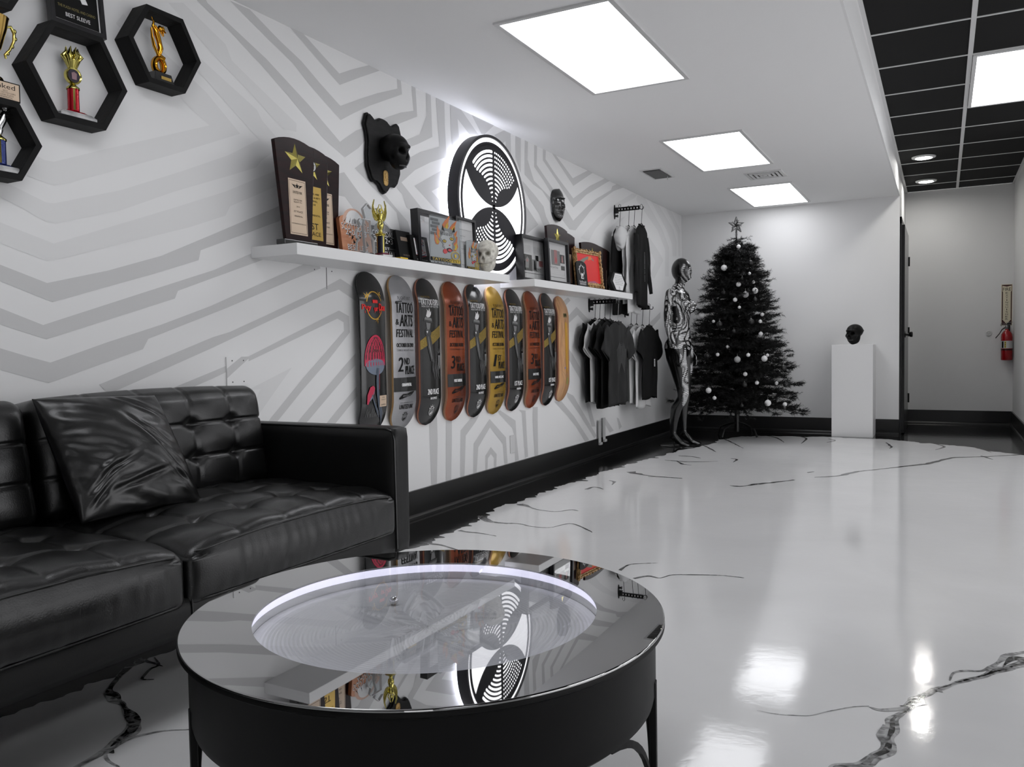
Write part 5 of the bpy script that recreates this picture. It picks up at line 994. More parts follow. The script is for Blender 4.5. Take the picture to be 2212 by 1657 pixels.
# ------------------------------------------------------------------ black mask with two faces
def maskfn(u,v):
    y=(v-.5)*.24; hw=.094*(max(0,1-abs(2*v-1)**3.2))**.5*(1-.16*max(0,.5-v)*2); tv=(v-.0)
    x=(u*2-1); prof=0.0
    for c,s_,a in ((.41,.042,.036),(.50,.07,.016),(.655,.03,.010),(.325,.018,.016),(.275,.02,.013),(.14,.05,.018)): prof+=a*math.exp(-((v-c)/s_)**2)
    X=x*hw+(prof*max(0,x)**3 if x>0 else 0)
    h=.055*max(0,1-x*x)**.55*(1-.5*abs(2*v-1)**3)
    def g(cx,cv,sx,sv,a): return a*math.exp(-((X-cx)/sx)**2-((v-cv)/sv)**2)
    h+=g(-.016,.47,.012,.085,.026)+g(-.016,.40,.019,.03,.014)+g(-.048,.70,.03,.03,.014)+g(.014,.70,.028,.03,.014)+g(-.012,.29,.024,.020,.012)-g(-.012,.262,.024,.008,.014)+g(-.012,.235,.022,.02,.010)+g(-.014,.11,.025,.06,.014)
    h-=g(-.050,.625,.019,.026,.018)+g(.010,.625,.019,.026,.018); h+=g(-.058,.44,.02,.07,.008)-g(-.035,.34,.010,.06,.006); h-=g(.035,.45,.006,.18,.006)*1.3
    return (X,y,max(h,.0)+.004)
t=thing('wall_mask','black glossy carved mask with a second face in profile, on the mural wall','mask',WF(5.555,1.962))
b=MB(); b.grid(70,90,maskfn); b.add([(-.09,-.12,.003)],[]); b.build('face',mat('glossy_black_carving',14,.22,coat=.4),t,smooth=180)
b=MB()
for cx in (-.050,.010):
    _,_,zz=maskfn((cx/.088+1)/2,.625); b.T=T(cx,.030,zz+.014); b.prism([(.018*math.cos(a),.0068*math.sin(a)) for a in [2*PI*i/16 for i in range(16)]],-.004,.0005)
b.T=I4; b.build('eye_opening',mat('white_eye',210,.6),t)
# ------------------------------------------------------------------ skateboard decks on the wall
M_silvb=mat('silver_deck_print',(168,168,170),.25,.35,var=(3,(128,128,132),.4,.7)); M_gbl=mat('gloss_black_print',16,.2,coat=.4); M_copb=mat('copper_deck_print',(156,74,38),.22,.35,var=(3,(84,34,20),.38,.7)); M_goldb=mat('gold_deck_print',(184,146,56),.22,.4,var=(3,(140,112,40),.4,.7))
M_maple=mat('bare_maple',(206,158,112),.3,coat=.3,var=(6,(176,128,86),.4,.7,(6,1,1))); M_ply=mat('maple_ply_edge',(190,150,110),.5); M_plyr=mat('red_ply_edge',(150,84,76),.5); M_glit=mat('gold_glitter_print',(160,134,60),.4,.4,bump=(900,.8,.001),var=(300,(110,92,36),.4,.6))
M_dgrey=mat('smoky_grey_print',58,.3); M_mgrey=mat('light_smoke_print',120,.3)
DL,DW=.405,.101; K=1.0
def dsurf(x,y,off=0,L=DL):
    a=max(0,(abs(y)/L-.60)/.40); z=.060-.052*a**1.7-.012*(x/DW)**2
    return (x,y,z+off)
def dhw(y,L=DL,Wd=DW):
    a=abs(y)/L; return Wd*(1-.03*(1-a)**2)*(math.sqrt(max(0,1-((a-.77)/.23)**2)) if a>.77 else 1)
def dmap(b,vs_fs,L=DL,off=.0006):
    vs,fs,mi=vs_fs; b.add([dsurf(v[0],v[1],off+v[2],L) for v in vs],fs,mi)
class DArt:
    """flat art pieces wrapped onto the curved deck face"""
    def __init__(s,b,L=DL): s.b=b; s.L=L; s.k=0
    def _o(s): s.k+=1; return .0004+.00012*min(s.k,14)+.000022*s.k
    def text(s,tx,x,y,w,h,mi,shear=0,bold=0,sp=1.0):
        o=s._o(); t=MB(); t.text(tx,x,y,w,h,0,mi,shear=shear,sp=sp)
        if bold:
            for dx in (-bold,bold): t.text(tx,x+dx,y,w,h,0,mi,shear=shear,sp=sp)
        dmap(s.b,([(v.x,v.y,0) for v in t.v],t.f,mi),s.L,o)
    def poly(s,pts,mi,sub=0):
        o=s._o(); ys_=sorted(set(round(p[1],5) for p in pts)); lv=[]
        for a,c in zip(ys_,ys_[1:]):
            k=max(1,int(math.ceil((c-a)/.012))); lv+=[a+(c-a)*i/k for i in range(k)]
        lv.append(ys_[-1]); n=len(pts); E=[(pts[i],pts[(i+1)%n]) for i in range(n) if abs(pts[i][1]-pts[(i+1)%n][1])>1e-7]
        for a,c in zip(lv,lv[1:]):
            m=(a+c)/2; X=[]
            for p,q in E:
                if min(p[1],q[1])<m<max(p[1],q[1]):
                    f=lambda y:p[0]+(q[0]-p[0])*(y-p[1])/(q[1]-p[1]); X.append((f(m),f(a),f(c)))
            X.sort()
            for L_,R_ in zip(X[::2],X[1::2]):
                k=max(1,int(math.ceil((R_[0]-L_[0])/.022)))
                vs=[(L_[1]+(R_[1]-L_[1])*i/k,a,0) for i in range(k+1)]+[(L_[2]+(R_[2]-L_[2])*i/k,c,0) for i in range(k+1)]
                dmap(s.b,(vs,[(i,i+1,k+2+i,k+1+i) for i in range(k)],mi),s.L,o)
    def strip(s,path,w,mi):
        o=s._o(); n=len(path); L_=[];R_=[]
        for i,p in enumerate(path):
            a=path[max(i-1,0)];c=path[min(i+1,n-1)]; dx,dy=c[0]-a[0],c[1]-a[1]; l=math.hypot(dx,dy) or 1; ww=(w[i] if isinstance(w,(list,tuple)) else w)/2
            L_.append((p[0]-dy/l*ww,p[1]+dx/l*ww,0)); R_.append((p[0]+dy/l*ww,p[1]-dx/l*ww,0))
        dmap(s.b,(L_+R_,[(i,i+1,n+i+1,n+i) for i in range(n-1)],mi),s.L,o)
def deck(label,yc,fmi,mats,edge,art,L=DL,Wd=DW,zc=.900):
    t=thing('skateboard_deck',label,'skateboard',WF(yc,zc),'skateboard decks on the wall'); b=MB(); nx,ny=15,90; k=Wd/DW
    def P(u,v,off): y=(v*2-1)*L*.9999; y=L*.9999*math.sin(PI/2*(v*2-1)*1.0) if False else y; x=(u*2-1)*dhw(y,L,Wd); q=dsurf(x,y,off,L); return q
    b.grid(nx,ny,lambda u,v:P(u,v,0),fmi); b.grid(nx,ny,lambda u,v:P(1-u,v,-.0115),len(mats)-1)
    vs=[];fs=[]; n=ny
    for s_ in (0,1):
        o=len(b.v)
        for j in range(ny):
            v=j/(ny-1)
            for q,mi in ((0,0),(-.004,0),(-.0075,0),(-.0115,0)): b.v.append(Vector(P(s_,v,q)))
        for j in range(ny-1):
            for q in range(3):
                a=o+j*4+q; b.f.append([a,a+1,a+5,a+4] if s_==0 else [a+4,a+5,a+1,a]); b.m.append(len(mats)-1 if q!=1 else len(mats)-2)
    b.build('board',mats,t,smooth=35)
    b=MB(); A=DArt(b,L); m=art(A); b.build('graphic',m,t); return t
def emblem(A,x,y,mi,s=1):
    A.strip([(x+.020*s*math.cos(a),y+.024*s*math.sin(a)) for a in [2*PI*i/20 for i in range(21)]],.003*s,mi)
    for a in (.6,1.1,1.6,2.1,2.6): A.poly([(x+.021*s*math.cos(a-.12),y+.025*s*math.sin(a-.12)),(x+.021*s*math.cos(a+.12),y+.025*s*math.sin(a+.12)),(x+.034*s*math.cos(a),y+.038*s*math.sin(a))],mi)
    for dy in (.012,.004,-.004): A.strip([(x-.014*s,y+dy*s),(x-.004*s,y+dy*s+.003),(x+.013*s,y+dy*s-.001)],.0025*s,mi)
    A.poly([(x-.012*s,y-.010*s),(x+.006*s,y-.006*s),(x+.012*s,y+.001),(x+.010*s,y-.014*s),(x-.006*s,y-.020*s)],mi)
def art_fest(place,sup,cat,body,dark):
    def f(A):
        A.text('FLIGHT:1017',0,.282,.11,.018,1); A.strip([(-.075,.262),(-.03,.266),(.075,.263)],.005,1)
        A.text('TATTOO',0,.232,.150,.056,1,bold=.002); A.text('&',-.066,.158,.022,.030,1,bold=.001); A.text('ARTS',.012,.166,.118,.062,1,bold=.002,shear=.1); A.text('FESTIVAL',0,.100,.148,.042,1,bold=.0015,shear=.08)
        A.text('OCTOBER 20-22ND',0,.038,.148,.021,1,bold=.001); A.text('COBBLE HEIGHTS PLAZA',0,.012,.148,.009,1,sp=1.4)
        A.text(place,-.048,-.062,.040,.074,1,bold=.002,shear=.15); A.text(sup,.006,-.046,.046,.034,1,bold=.001); A.text('PLACE',.034,-.092,.088,.044,1,bold=.002,shear=.15)
        for i in range(8): y=-.135-.009*i; A.strip([(-.098,y),(-.05,y),(0,y),(.05,y),(.098,y)],.0098,2)
        A.text(cat,0,-.168,.085 if len(cat)<13 else .110,.017,0,bold=.001)
        A.strip([(-.065,-.240),(-.03,-.226),(0,-.224),(.03,-.218),(.07,-.206)],[.008,.022,.016,.020,.004],1); A.strip([(-.05,-.246),(0,-.232),(.055,-.222)],[.002,.006,.002],3); A.text('&NTNCE',0,-.226,.075,.009,3,shear=.3)
        A.text('WWW.UNITEDINKPRODUCTIONS.COM',0,-.262,.115,.005,1); A.text('UNITED INK',0,-.283,.118,.024,1,bold=.0008,shear=.08); emblem(A,0,-.338,1,.9)
        return [M_wink,dark,M_gbl,body]
    return f
def art_expo(place,cat):
    def f(A):
        A.text('INK MASTERS',-.04,.300,.075,.010,3); A.text('TATTOO EXPO',0,.272,.172,.034,0,bold=.0012); A.text('NASSAU COUNTY, NEW YORK CITY EXPO',0,.247,.165,.012,0)
        # gold diagonal band, raised torch arm and crowned head in greys
        A.poly([(-.099,.010),(-.030,.040),(-.030,.098),(-.099,.060)],3); A.poly([(-.020,.030),(.098,.085),(.098,.150),(-.020,.100)],3)
        A.poly([(-.050,.195),(-.040,.225),(-.046,.235),(-.028,.222),(-.022,.240),(-.010,.214),(-.004,.226),(-.006,.205),(-.018,.190),(-.038,.188)],0)
        A.poly([(-.066,.176),(.004,.168),(-.002,.184),(-.058,.190)],2); A.poly([(-.070,.168),(.006,.160),(.004,.170),(-.066,.178)],1); A.poly([(-.052,.160),(-.012,.156),(-.020,.120),(-.044,.120)],2)
        A.poly([(-.058,.122),(-.020,.128),(-.006,.100),(-.020,.082),(-.044,.078),(-.058,.096)],1); A.poly([(-.050,.112),(-.036,.116),(-.040,.100)],0)
        A.poly([(-.052,.090),(-.016,.092),(.004,.030),(.018,-.060),(-.014,-.050),(-.040,.020)],1); A.strip([(-.034,.085),(-.024,.03),(-.004,-.04)],[.004,.012,.006],2)
        for i in range(7): x0=-.030+.012*i; A.strip([(x0+.03,-.040-.004*i),(x0+.024,-.09),(x0+.040,-.150)],[.002,.007,.001],2 if i%2 else 1)
        A.poly([(.060,-.020),(.096,-.020),(.094,-.070),(.078,-.100),(.062,-.080)],2); A.poly([(.070,-.030),(.090,-.030),(.086,-.080),(.074,-.080)],1)
        for i in range(6): a=.6+i*.36; A.poly([(.080+.018*math.cos(a-.1),-.022+.018*math.sin(a-.1)),(.080+.018*math.cos(a+.1),-.022+.018*math.sin(a+.1)),(min(.098,.080+.05*math.cos(a)),-.022+.05*math.sin(a))],2)
        A.text(place,.006,-.218,.112,.030,0,bold=.0012,shear=.1); A.text(cat,.006,-.254,.062,.013,0,bold=.0006); emblem(A,0,-.325,0,1.0)
        return [M_wink,M_dgrey,M_mgrey,M_glit]
    return f
M_dkred=mat('dark_red_paint',(120,24,44),.35,var=(60,(60,16,22),.45,.6)); M_pkred=mat('bright_crimson_paint',(190,30,70),.35); M_gills=mat('blue_grey_paint',(110,122,140),.4); M_stem=mat('slate_paint',(74,84,98),.4); M_redtx=mat('signal_red_paint',(232,20,20),.5); M_ring=mat('gold_leaf_paint',(204,160,60),.3,.5)
def art_mush(A):
    def arc(cx,cy,rx,ry,a0,a1,n=24): return [(cx+rx*math.cos(a0+(a1-a0)*i/n),cy+ry*math.sin(a0+(a1-a0)*i/n)) for i in range(n+1)]
    A.strip(arc(.002,.235,.060,.068,.35,2.9),[.006]*25,5); A.strip(arc(.002,.235,.060,.068,3.4,6.0),[.006]*25,5)
    for (x,y,a) in ((.045,.292,.5),(-.052,.278,2.4),(.018,.168,-1.3)):
        A.poly([(x,y),(x+.026*math.cos(a),y+.026*math.sin(a)),(x+.012*math.cos(a+.5),y+.012*math.sin(a+.5))],5); A.poly([(x-.004,y),(x+.022*math.cos(a-1),y+.022*math.sin(a-1)),(x+.008,y+.006)],5); A.poly([(x,y-.004),(x+.020*math.cos(a+1.3),y+.020*math.sin(a+1.3)),(x-.006,y+.006)],5)
    A.text('Puy',-.058,.222,.060,.034,4,bold=.002); A.text('ur',.012,.216,.030,.018,4,bold=.002); A.text('Don',.064,.228,.056,.036,4,bold=.002); A.poly([(-.016,.262),(.024,.262),(.024,.246),(-.016,.246)],4)
    for x,l in ((-.07,.012),(-.05,.016),(.0,.01),(.055,.014),(.04,.01)): A.strip([(x,.208),(x,.208-l)],.003,4)
    # big mushroom
    A.poly(arc(0,-.045,.082,.135,-.12,PI+.12)+[(-.05,-.075),(.04,-.066)],1); A.poly(arc(0,-.045,.076,.125,.1,PI-.1),0)
    A.poly(arc(.0,-.058,.074,.050,PI,2*PI)+arc(.0,-.058,.074,.030,0,PI),2)
    for i in range(15): a=PI+.15+i*(PI-.3)/14; A.strip([(.01,-.045),(.0+.068*math.cos(a),-.058+.046*math.sin(a))],[.001,.0022],6)
    for i in range(60): q=random.Random(i); a=q.uniform(.3,2.8); r_=q.uniform(.3,.92); A.poly([(.074*r_*math.cos(a),-.045+.12*r_*math.sin(a)),(.074*r_*math.cos(a)+.002,-.045+.12*r_*math.sin(a)+.001),(.074*r_*math.cos(a)+.001,-.045+.12*r_*math.sin(a)+.003)],1 if i%3 else 5)
    A.strip([(.012,-.075),(.004,-.14),(.006,-.20),(.02,-.26),(.05,-.32),(.07,-.36)],[.022,.017,.018,.024,.016,.002],3); A.strip([(.018,-.08),(.012,-.14),(.014,-.20),(.032,-.26),(.06,-.31)],[.003]*5,2); A.strip([(.024,-.085),(.020,-.18)],.002,1)
    # small mushroom
    A.poly([(-.074,-.250),(-.070,-.205),(-.050,-.168),(-.028,-.160),(-.016,-.172),(-.022,-.200),(-.048,-.222),(-.066,-.252)],1); A.poly([(-.020,-.180),(-.024,-.200),(-.048,-.220),(-.058,-.238),(-.040,-.226)],2)
    A.strip([(-.038,-.205),(-.020,-.25),(.006,-.29),(.03,-.32)],[.008,.010,.012,.003],3)
    for i in range(9): x=-.075+.012*i; A.strip([(x,-.315),(x+.006,-.272-.012*(i%3)),(x+.012,-.31)],.0018,6)
    A.poly([(.020,-.212),(.086,-.212),(.086,-.268),(.020,-.268)],7); A.text('VETERAN',.054,-.222,.026,.006,8); A.text('SURREALISM',.054,-.233,.040,.005,8); A.text('CHAMPION',.053,-.258,.044,.008,8)
    return [M_dkred,M_pkred,M_gills,M_stem,M_redtx,M_ring,M_mgrey,M_beige,M_ink]
def art_bare(A):
    A.poly([(-.026,.262),(.034,.262),(.034,.232),(-.026,.232)],0)
    for i in range(8): A.strip([(-.022+.0068*i,.259),(-.022+.0068*i,.240)],.003,1)
    A.poly([(-.004,.20),(.036,.19),(.050,.05),(.046,-.12),(.02,-.2),(.006,-.06),(.0,.08)],4)
    for path in ([(-.05,.19),(-.03,.12),(-.06,.08),(-.05,.02)],[(-.04,-.02),(-.02,-.09),(-.06,-.16),(.0,-.20),(.03,-.17)],[(-.06,-.18),(-.02,-.24),(-.04,-.30)],[(.02,.0),(-.02,-.05),(-.03,.03)],[(.04,-.20),(.0,-.24),(-.03,-.30)],[(.02,.12),(.04,.02),(.02,-.10)]): A.strip(path,.0016,2)
    A.poly([(-.02,-.140),(-.004,-.134),(.004,-.144),(-.01,-.152)],3); A.poly([(.02,-.22),(.05,-.21),(.04,-.27),(.01,-.26)],5)
    return [mat('olive_sticker',(120,112,70),.5),M_ink,mat('pencil_line',(96,112,104),.7),mat('lilac_mark',(130,134,176),.6),mat('amber_stain',(206,156,60),.35),mat('green_stain',(160,158,90),.4)]
ys=[3.262,3.522,3.768,4.036,4.292,4.535,4.792,5.060,5.318]
GD='of the row'
PB=[M_ply,M_plyr]
deck('first deck from the left, black with red capped mushrooms painted on it',ys[0],0,[M_gbl,M_mblack,M_gbl],None,art_mush)
deck('silver grey skateboard deck lettered 2ND PLACE ORNAMENTAL',ys[1],0,[M_silvb,M_ply,mat('honey_ply',(176,140,84),.5)],None,art_fest('2','ND','ORNAMENTAL',M_silvb,M_ink))
deck('black expo deck with torch arm, 2ND PLACE, between the silver and the first copper deck',ys[2],0,[M_gbl]+PB,None,art_expo('2ND PLACE','BACKPIECE'))
deck('copper skateboard deck lettered 3RD PLACE MOST UNUSUAL, nearer the sofa',ys[3],0,[M_copb]+PB[::-1],None,art_fest('3','RD','MOST UNUSUAL',M_copb,M_ink))
deck('black expo deck with torch arm, 2ND PLACE, just left of the gold deck',ys[4],0,[M_gbl]+PB,None,art_expo('2ND PLACE','BACKPIECE'))
deck('gold skateboard deck lettered 1ST PLACE hand, neck, face',ys[5],0,[M_goldb,M_ply,M_ply],None,art_fest('1','ST','HAND, NECK, FACE',M_goldb,M_ink))
deck('black expo deck with torch arm, 1ST PLACE, just right of the gold deck',ys[6],0,[M_gbl]+PB,None,art_expo('1ST PLACE','ORNAMENTAL'))
deck('copper skateboard deck lettered 3RD PLACE BACK PIECE, third from the right',ys[7],0,[M_copb]+PB[::-1],None,art_fest('3','RD','BACK PIECE',M_copb,M_ink))
deck('black expo deck with torch arm, 1ST PLACE, second from the right end',ys[8],0,[M_gbl]+PB,None,art_expo('1ST PLACE','ORNAMENTAL'))
deck('bare maple deck with pencil drawing and sticker, last at the right end',5.560,0,[M_maple,M_ply,M_plyr],None,art_bare,L=.392,Wd=.096,zc=.902)
# ------------------------------------------------------------------ round illuminated sign
SY,SZ_=4.425,1.778
t=thing('round_sign','big round backlit sign with black hourglass pattern on a glowing white face','sign',WF(SY,SZ_))
M_face=mat('lit_sign_face',255,.4,emit=(250,250,255),es=1.9); M_plt=mat('black_sign_plate',(30,29,34),.45); M_rim=mat('black_sign_rim',(24,23,30),.35)
def circ(r,n=96): return [(r*math.cos(2*PI*i/n),r*math.sin(2*PI*i/n)) for i in range(n)]
b=MB(); b.ring(circ(.43),circ(.413),.035,.106); b.build('rim',M_rim,t,smooth=30)
b=MB(); b.prism(circ(.413),.036,.040); b.build('back_panel',M_mblack,t)
b=MB(); b.prism(circ(.413),.090,.098); b.build('face',M_face,t)
b=MB(); b.ring(circ(.405),circ(.385),.012,.033); b.build('halo_light',mat('halo_led',255,.5,emit=(238,240,255),es=14),t)
b=MB(); b.ring(circ(.388),circ(.370),.0982,.102)
R0_=.366; rho=.37
def lobe(s_):
    n=40; P=[]
    # from the left rim point along the lower arc to the centre and out to the right rim point, closed over the rim
    xm=.318
    for i in range(n+1):
        x=-xm+2*xm*i/n; y=(rho-math.sqrt(max(0,rho*rho-x*x*1.0)))*.93+.004; P.append((x,y))
    a1=math.atan2(P[-1][1],P[-1][0]); a0=math.atan2(P[0][1],P[0][0])
    rr_=R0_+.006
    P+=[(rr_*math.cos(a1+(a0-a1)*i/n),rr_*math.sin(a1+(a0-a1)*i/n)) for i in range(0,n+1)]
    return [(x,s_*y) for x,y in P]
for s_ in (1,-1):
    Lb=lobe(s_); b.prism(Lb,.0982,.102)
b.cyl(0,0,.0982,.102,.016,16); b.build('pattern_plate',M_plt,t)
b=MB()
def bar(r,a0,a1,w):
    n=max(2,int(abs(a1-a0)*r/.008)); V=[]
    capn=4; A_=[]
    for i in range(n+1): a=a0+(a1-a0)*i/n; A_.append((r+w/2,a))
    Bk=[(r-w/2,a0+(a1-a0)*i/n) for i in range(n,-1,-1)]
    o=[(q*math.cos(a),q*math.sin(a)) for q,a in A_]
    sg=1 if a1>a0 else -1; cx,cy=r*math.cos(a1),r*math.sin(a1); o+=[(cx+w/2*math.cos(a1+sg*PI*k/5),cy+w/2*math.sin(a1+sg*PI*k/5)) for k in range(1,5)]
    o+=[(q*math.cos(a),q*math.sin(a)) for q,a in Bk]; cx,cy=r*math.cos(a0),r*math.sin(a0); o+=[(cx+w/2*math.cos(a0+PI*sg+sg*PI*k/5),cy+w/2*math.sin(a0+PI*sg+sg*PI*k/5)) for k in range(1,5)]
    b.prism(o,.1021,.1030)
def dots(r,a0,a1,k,w):
    for i in range(k): a=a0+(a1-a0)*i/max(1,k-1); b.prism([(r*math.cos(a)+w/2*math.cos(q),r*math.sin(a)+w/2*math.sin(q)) for q in [2*PI*j/10 for j in range(10)]],.1021,.1030)
RI=[.040,.064,.090,.117,.144,.171,.198,.225,.252,.279,.306,.333]
for rot,mir in ((0,1),(PI,1)):
    for i,r in enumerate(RI):
        w=.0070+.0008*i; f=min(1,.02+i/9.5)
        a0=PI/2+.020/r; a1=a0+.02+.74*f
        bar(r,a0+rot,a1+rot,w*1.05)
        c0=PI/2-.020/r; c1=c0-.04-.80*min(1,.05+i/8)
        if i<4: bar(r,c0+rot,c1+rot,w)
        else: dots(r,c0+rot,c1+rot,3+i,.0125)
b.build('light_slots',M_face,t)
# ------------------------------------------------------------------ clothes racks
M_fab=mat('black_cotton',17,.85,sheen=.0,bump=(700,.3,.001)); M_fabg=mat('washed_black_cotton',38,.85,bump=(700,.3,.001),var=(5,54,.45,.8,(3,1,1))); M_fabw=mat('white_cotton',204,.85,bump=(700,.3,.001)); M_rack=mat('black_rack_metal',13,.4,.3)
def rack(y,z,label):
    t=thing('clothes_rack',label,'clothes rack',WF(y,z),'black folding wall racks')
    b=MB(); b.prism([(.018*math.cos(a),.062*math.sin(a)) if abs(math.sin(a))<.95 else (.018*math.cos(a),.062*math.sin(a)) for a in [2*PI*i/20 for i in range(20)]],0,.006); b.box(0,.012,.020,.022,.050,.034); b.box(0,-.036,.016,.014,.014,.026); b.box(0,-.036,.030,.022,.022,.006); b.build('wall_mount',M_rack,t)
    b=MB(); b.T=Ry(-PI/2)@T(0,0,-.0035)
    o=[(.02,.006),(.20,.006),(.215,.022),(.235,.022),(.235,.028),(.02,.028)]
    # slotted bar built from rails and webs
    b.box(.125,.0065,.0035,.21,.011,.009); b.box(.125,.0315,.0035,.21,.011,.009)
    for i in range(8): b.box(.030+.0275*i,.019,.0035,.018,.028,.009)
    b.T=I4; b.tube([(0,.018,.228),(0,.004,.240),(0,.002,.256),(0,.012,.266),(0,.026,.264)],.0035,8); b.build('arm',M_rack,t); return t
def garment(name,label,y,ztop,d,w,L,body,sleeve,group,hoop=True,turn=0,th=.015,long=False,hem=0,hanger=M_rack,graph=None,seed=0,neck=True,sl=.20,flare=0,cat='shirt',rackz=None,hood=None):
    """hanging shirt: body loft + two sleeves in one cloth mesh, hanger beneath; local x along wall, y up (0 at the collar), z out"""
    t=thing(name,label,cat,T(W+d,y,ztop)@Rz(turn)@AX,group); b=MB(); N=56; rows=34
    def prof(v):
        if v<.10: a=v/.10; return .062+(w/2-.062)*a**.75
        return (w/2)*(1+.04*(v-.1))+flare*(v-.1)
    def fn(u,v):
        a=2*PI*u; hw=prof(v); tz=th*(.55+.45*min(1,v*4)); x=hw*math.cos(a); z=tz*math.sin(a)
        fo=.010*min(1,v*1.6)*math.sin(x*34+seed+v*2.2)+.006*min(1,v*2)*noise.noise((x*10,v*4,seed)); y=-v*L-(.028*(1-abs(math.cos(a)))*(1 if math.sin(a)>0 else .2) if v<.02 else 0)+.012*math.sin(x*22+seed)*(v>.97)
        if v<.10: y=-v*L*.85-.0
        return (x,y,z+fo*(1 if abs(math.cos(a))<.97 else .5))
    b.grid(N,rows,fn,0,closex=True)
    for s_ in (-1,1):
        def sf(u,v,s_=s_):
            a=2*PI*u; 
            if long: c0=Vector((s_*(w/2-.025),-.075*L/.7-.02,0)); c1=Vector((s_*(w/2+.045),-.58,.012)); rr_=.055-.022*v
            else: c0=Vector((s_*(w/2-.030),-.065,0)); c1=Vector((s_*(w/2+sl*.42),-.065-sl,.010)); rr_=.078+.018*v
            c=c0+(c1-c0)*v; ax=(c1-c0).normalized(); nx_=Vector((-ax.y,ax.x,0))
            return c+nx_*rr_*math.cos(a)+Vector((0,0,1))*(th*.75*math.sin(a)+.005*math.sin(v*9+u*12+seed))
        b.grid(20,12,sf,1 if len(body)>1 else 0,closex=True)
    o=b.build('cloth',body,t,smooth=180); md=o.modifiers.new('t','SOLIDIFY'); md.thickness=.0025
    if neck:
        b=MB(); b.tube([(.066*math.cos(a),.0-.020*(1-abs(math.cos(a)))*(1 if math.sin(a)>0 else .1),th*.62*math.sin(a)) for a in [2*PI*i/24 for i in range(24)]],.006,8,closed=True); b.build('collar',body[-1] if False else body[0],t,smooth=180)
    b=MB(); rz=(rackz-ztop) if rackz else .10
    b.tube([(0,rz-.012,-.006),(.0,rz+.006,-.010),(.0,rz+.016,0),(0,rz+.008,.010),(0,rz-.02,.008),(0,.03,0),(0,.012,0)],.0022,6); b.tube([(-(w/2-.03),-.052,0),(-.04,.0,0),(0,.016,0),(.04,.0,0),(w/2-.03,-.052,0)],.0045,8); b.tube([(-(w/2-.03),-.052,0),(0,-.058,0),(w/2-.03,-.052,0)],.003,6); b.build('hanger',hanger,t,smooth=60)
    if graph: b=MB(); m=graph(b,th,w,L); b.build('print',m,t)
    if hood:
        b=MB()
        def hf(u,v):
            a=PI*v; q=2*PI*u; r_=.085*math.sin(a)**.7*(1+.07*math.sin(q*4+v*9)+.06*math.sin(v*16)); return (-.06+r_*math.cos(q)*1.25+.012*noise.noise((u*6,v*6,1)),-.10+.095*math.cos(a)+.012*math.sin(q*3+v*5),.030+r_*math.sin(q)*.75)
        b.grid(40,24,hf,0,closex=True); b.build('hood',hood,t,smooth=180)
    return t
def chestprint(b,th,w,L):
    z=th+.012; 
    for s_ in (-1,1):
        for i in range(9): a0=.35+.13*i; b.tube([(s_*(.006+.011*i),-.16-.012*abs(i-3),z),(s_*(.010+.012*i),-.22,z+.001),(s_*(.004+.008*i),-.33-.01*i,z)],.0011,4)
    for i in range(12): b.tube([(-.012,-.17-.014*i,z),(.012,-.17-.014*i,z)],.0012,4)
    return [mat('faded_grey_print',84,.8)]
def hourprint(b,th,w,L):
    z=th+.012
    for q in (1,-1):
        for i in range(8): r_=.03+.014*i; b.tube([(r_*math.cos(a)*.9+.02,-.36+q*r_*math.sin(a),z) for a in [.5+.12*k for k in range(int(3+i*.8))]],.004,4)
    b.prism([(.02,-.36),(.10,-.33),(.10,-.39)],z-.001,z+.001); b.prism([(.02,-.36),(-.06,-.33),(-.06,-.39)],z-.001,z+.001); return [M_ink]
def sidetext(col,ss=1,sz=1):
    def f(b,th,w,L):
        b.T=T(w/2*.24*ss,-.36,th+.014)@Rz(-PI/2); b.text('CUZNDESUNZ LCL HAVT',0,0,.46*sz,.034*sz,0,0); b.T=I4; return [col]
    return f
RU,RL,RR=2.083,1.255,1.262
rack(6.782,RU,'black slotted folding rack arm high on the wall above the hoodies'); rack(6.176,RL,'black slotted folding rack arm under the right end of the shelf'); rack(7.02,1.235,'black slotted folding rack arm behind the long sleeved shirts, mostly hidden')
GU,GL,GR='long sleeved tops on the upper rack','t-shirts on the rack under the shelf','t-shirts on the far rack'
X_=6.795
garment('hoodie','black hoodie with a bulky white hood, innermost on the upper rack',X_-.11,1.93,.085,.34,.74,[M_fab],None,GU,long=True,seed=1,rackz=RU+.03,hood=M_fabw,cat='hoodie')
garment('sweatshirt','white long sleeved sweatshirt with black sleeve lettering on the upper rack',X_,1.945,.125,.32,.66,[M_fabw],None,GU,long=True,seed=2,rackz=RU+.03,graph=sidetext(M_ink,-1),turn=.06,cat='sweatshirt')
garment('sweatshirt','white sweatshirt with black striped cuffs on the upper rack',X_,1.94,.175,.34,.74,[M_fabw],None,GU,long=True,seed=3,rackz=RU+.03,cat='sweatshirt')
garment('long_sleeve_shirt','black long sleeved shirt with pale sleeve print, outermost on the upper rack',X_-.01,1.95,.245,.30,.70,[M_fab],None,GU,long=True,seed=4,rackz=RU+.03,graph=sidetext(mat('pale_sleeve_print',120,.6),-.3,.55),cat='shirt')
Y_=6.18
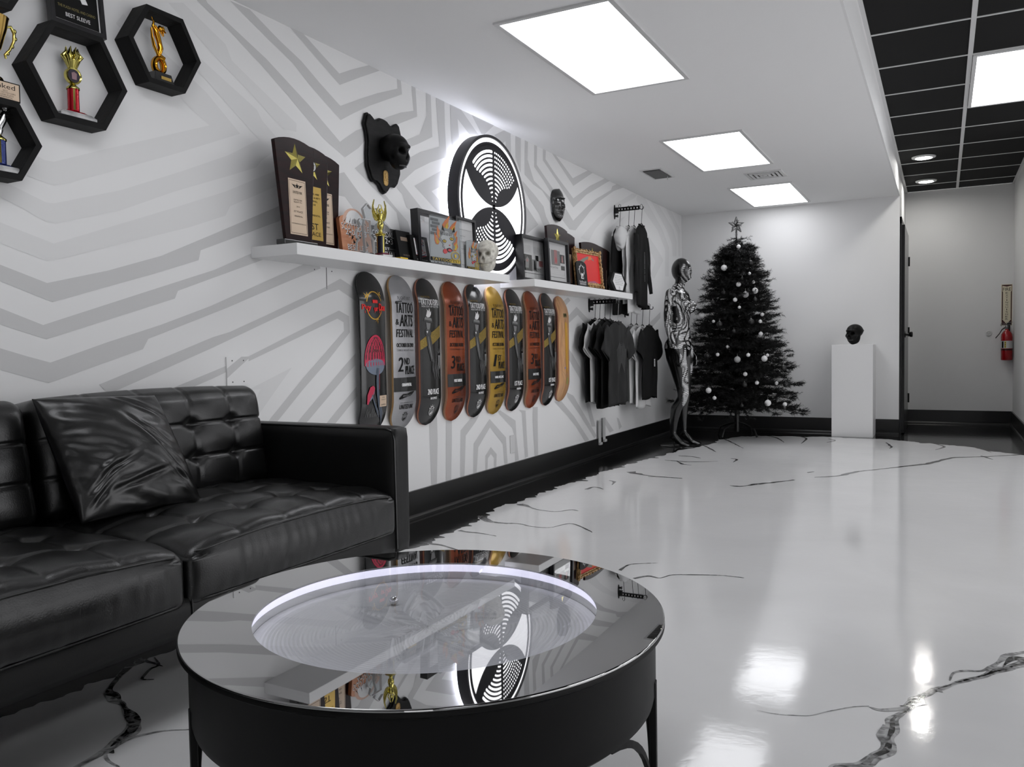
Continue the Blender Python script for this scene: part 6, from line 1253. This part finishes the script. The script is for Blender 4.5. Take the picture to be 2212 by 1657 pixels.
garment('t_shirt','black t-shirt closest to the wall on the rack under the shelf',Y_,1.13,.05,.42,.66,[M_fab],None,GL,seed=5,rackz=RL+.03)
garment('t_shirt','white t-shirt with a black fan print, second from the wall under the shelf',Y_,1.125,.09,.42,.66,[M_fabw],None,GL,seed=6,rackz=RL+.03,graph=hourprint)
garment('t_shirt','black t-shirt in the middle of the rack under the shelf',Y_,1.13,.135,.42,.70,[M_fab],None,GL,seed=7,rackz=RL+.03)
garment('t_shirt','black t-shirt directly behind the washed front shirt',Y_,1.12,.18,.42,.68,[M_fab],None,GL,seed=8,rackz=RL+.03)
garment('t_shirt','washed black t-shirt with faded chest print, frontmost under the shelf',Y_+.03,1.11,.235,.44,.66,[M_fabg],None,GL,seed=9,rackz=RL+.03,graph=chestprint,hanger=mat('clear_hanger',150,.2))
V_=7.02
garment('t_shirt','white t-shirt closest to the wall on the far rack',V_,1.10,.06,.40,.68,[M_fabw],None,GR,seed=11,turn=.0,th=.018,rackz=RR+.01)
garment('t_shirt','white t-shirt with black fan print on the far rack',V_,1.10,.11,.40,.70,[M_fabw],None,GR,seed=12,turn=.0,th=.018,rackz=RR+.01,graph=hourprint)
garment('t_shirt','plain white t-shirt second from the front on the far rack',V_,1.09,.165,.40,.72,[M_fabw],None,GR,seed=13,turn=.0,th=.018,rackz=RR+.01)
def smallprint(b,th,w,L):
    for i in range(5): b.box(.05,-.30-.014*i,th+.013,.030,.009,.001)
    return [M_wink]
garment('t_shirt','black t-shirt with small white chest marks, frontmost on the far rack',V_+.01,1.09,.225,.40,.64,[M_fab],None,GR,seed=14,turn=.0,th=.018,rackz=RR+.01,graph=smallprint)
# clear hang tags low on the wall
for y,z,l in ((6.33,.20,'clear plastic sign sleeve stuck low on the wall, the left of two'),(6.43,.215,'clear plastic sign sleeve stuck low on the wall, the right of two')):
    b=MB(); b.box(0,0,.020,.055,.20,.003); b.box(0,-.092,.028,.058,.02,.012); o=b.build('sign_sleeve',mat('frosted_plastic',190,.2),None,frame=WF(y,z)); tag(o,l,'plastic sleeve')
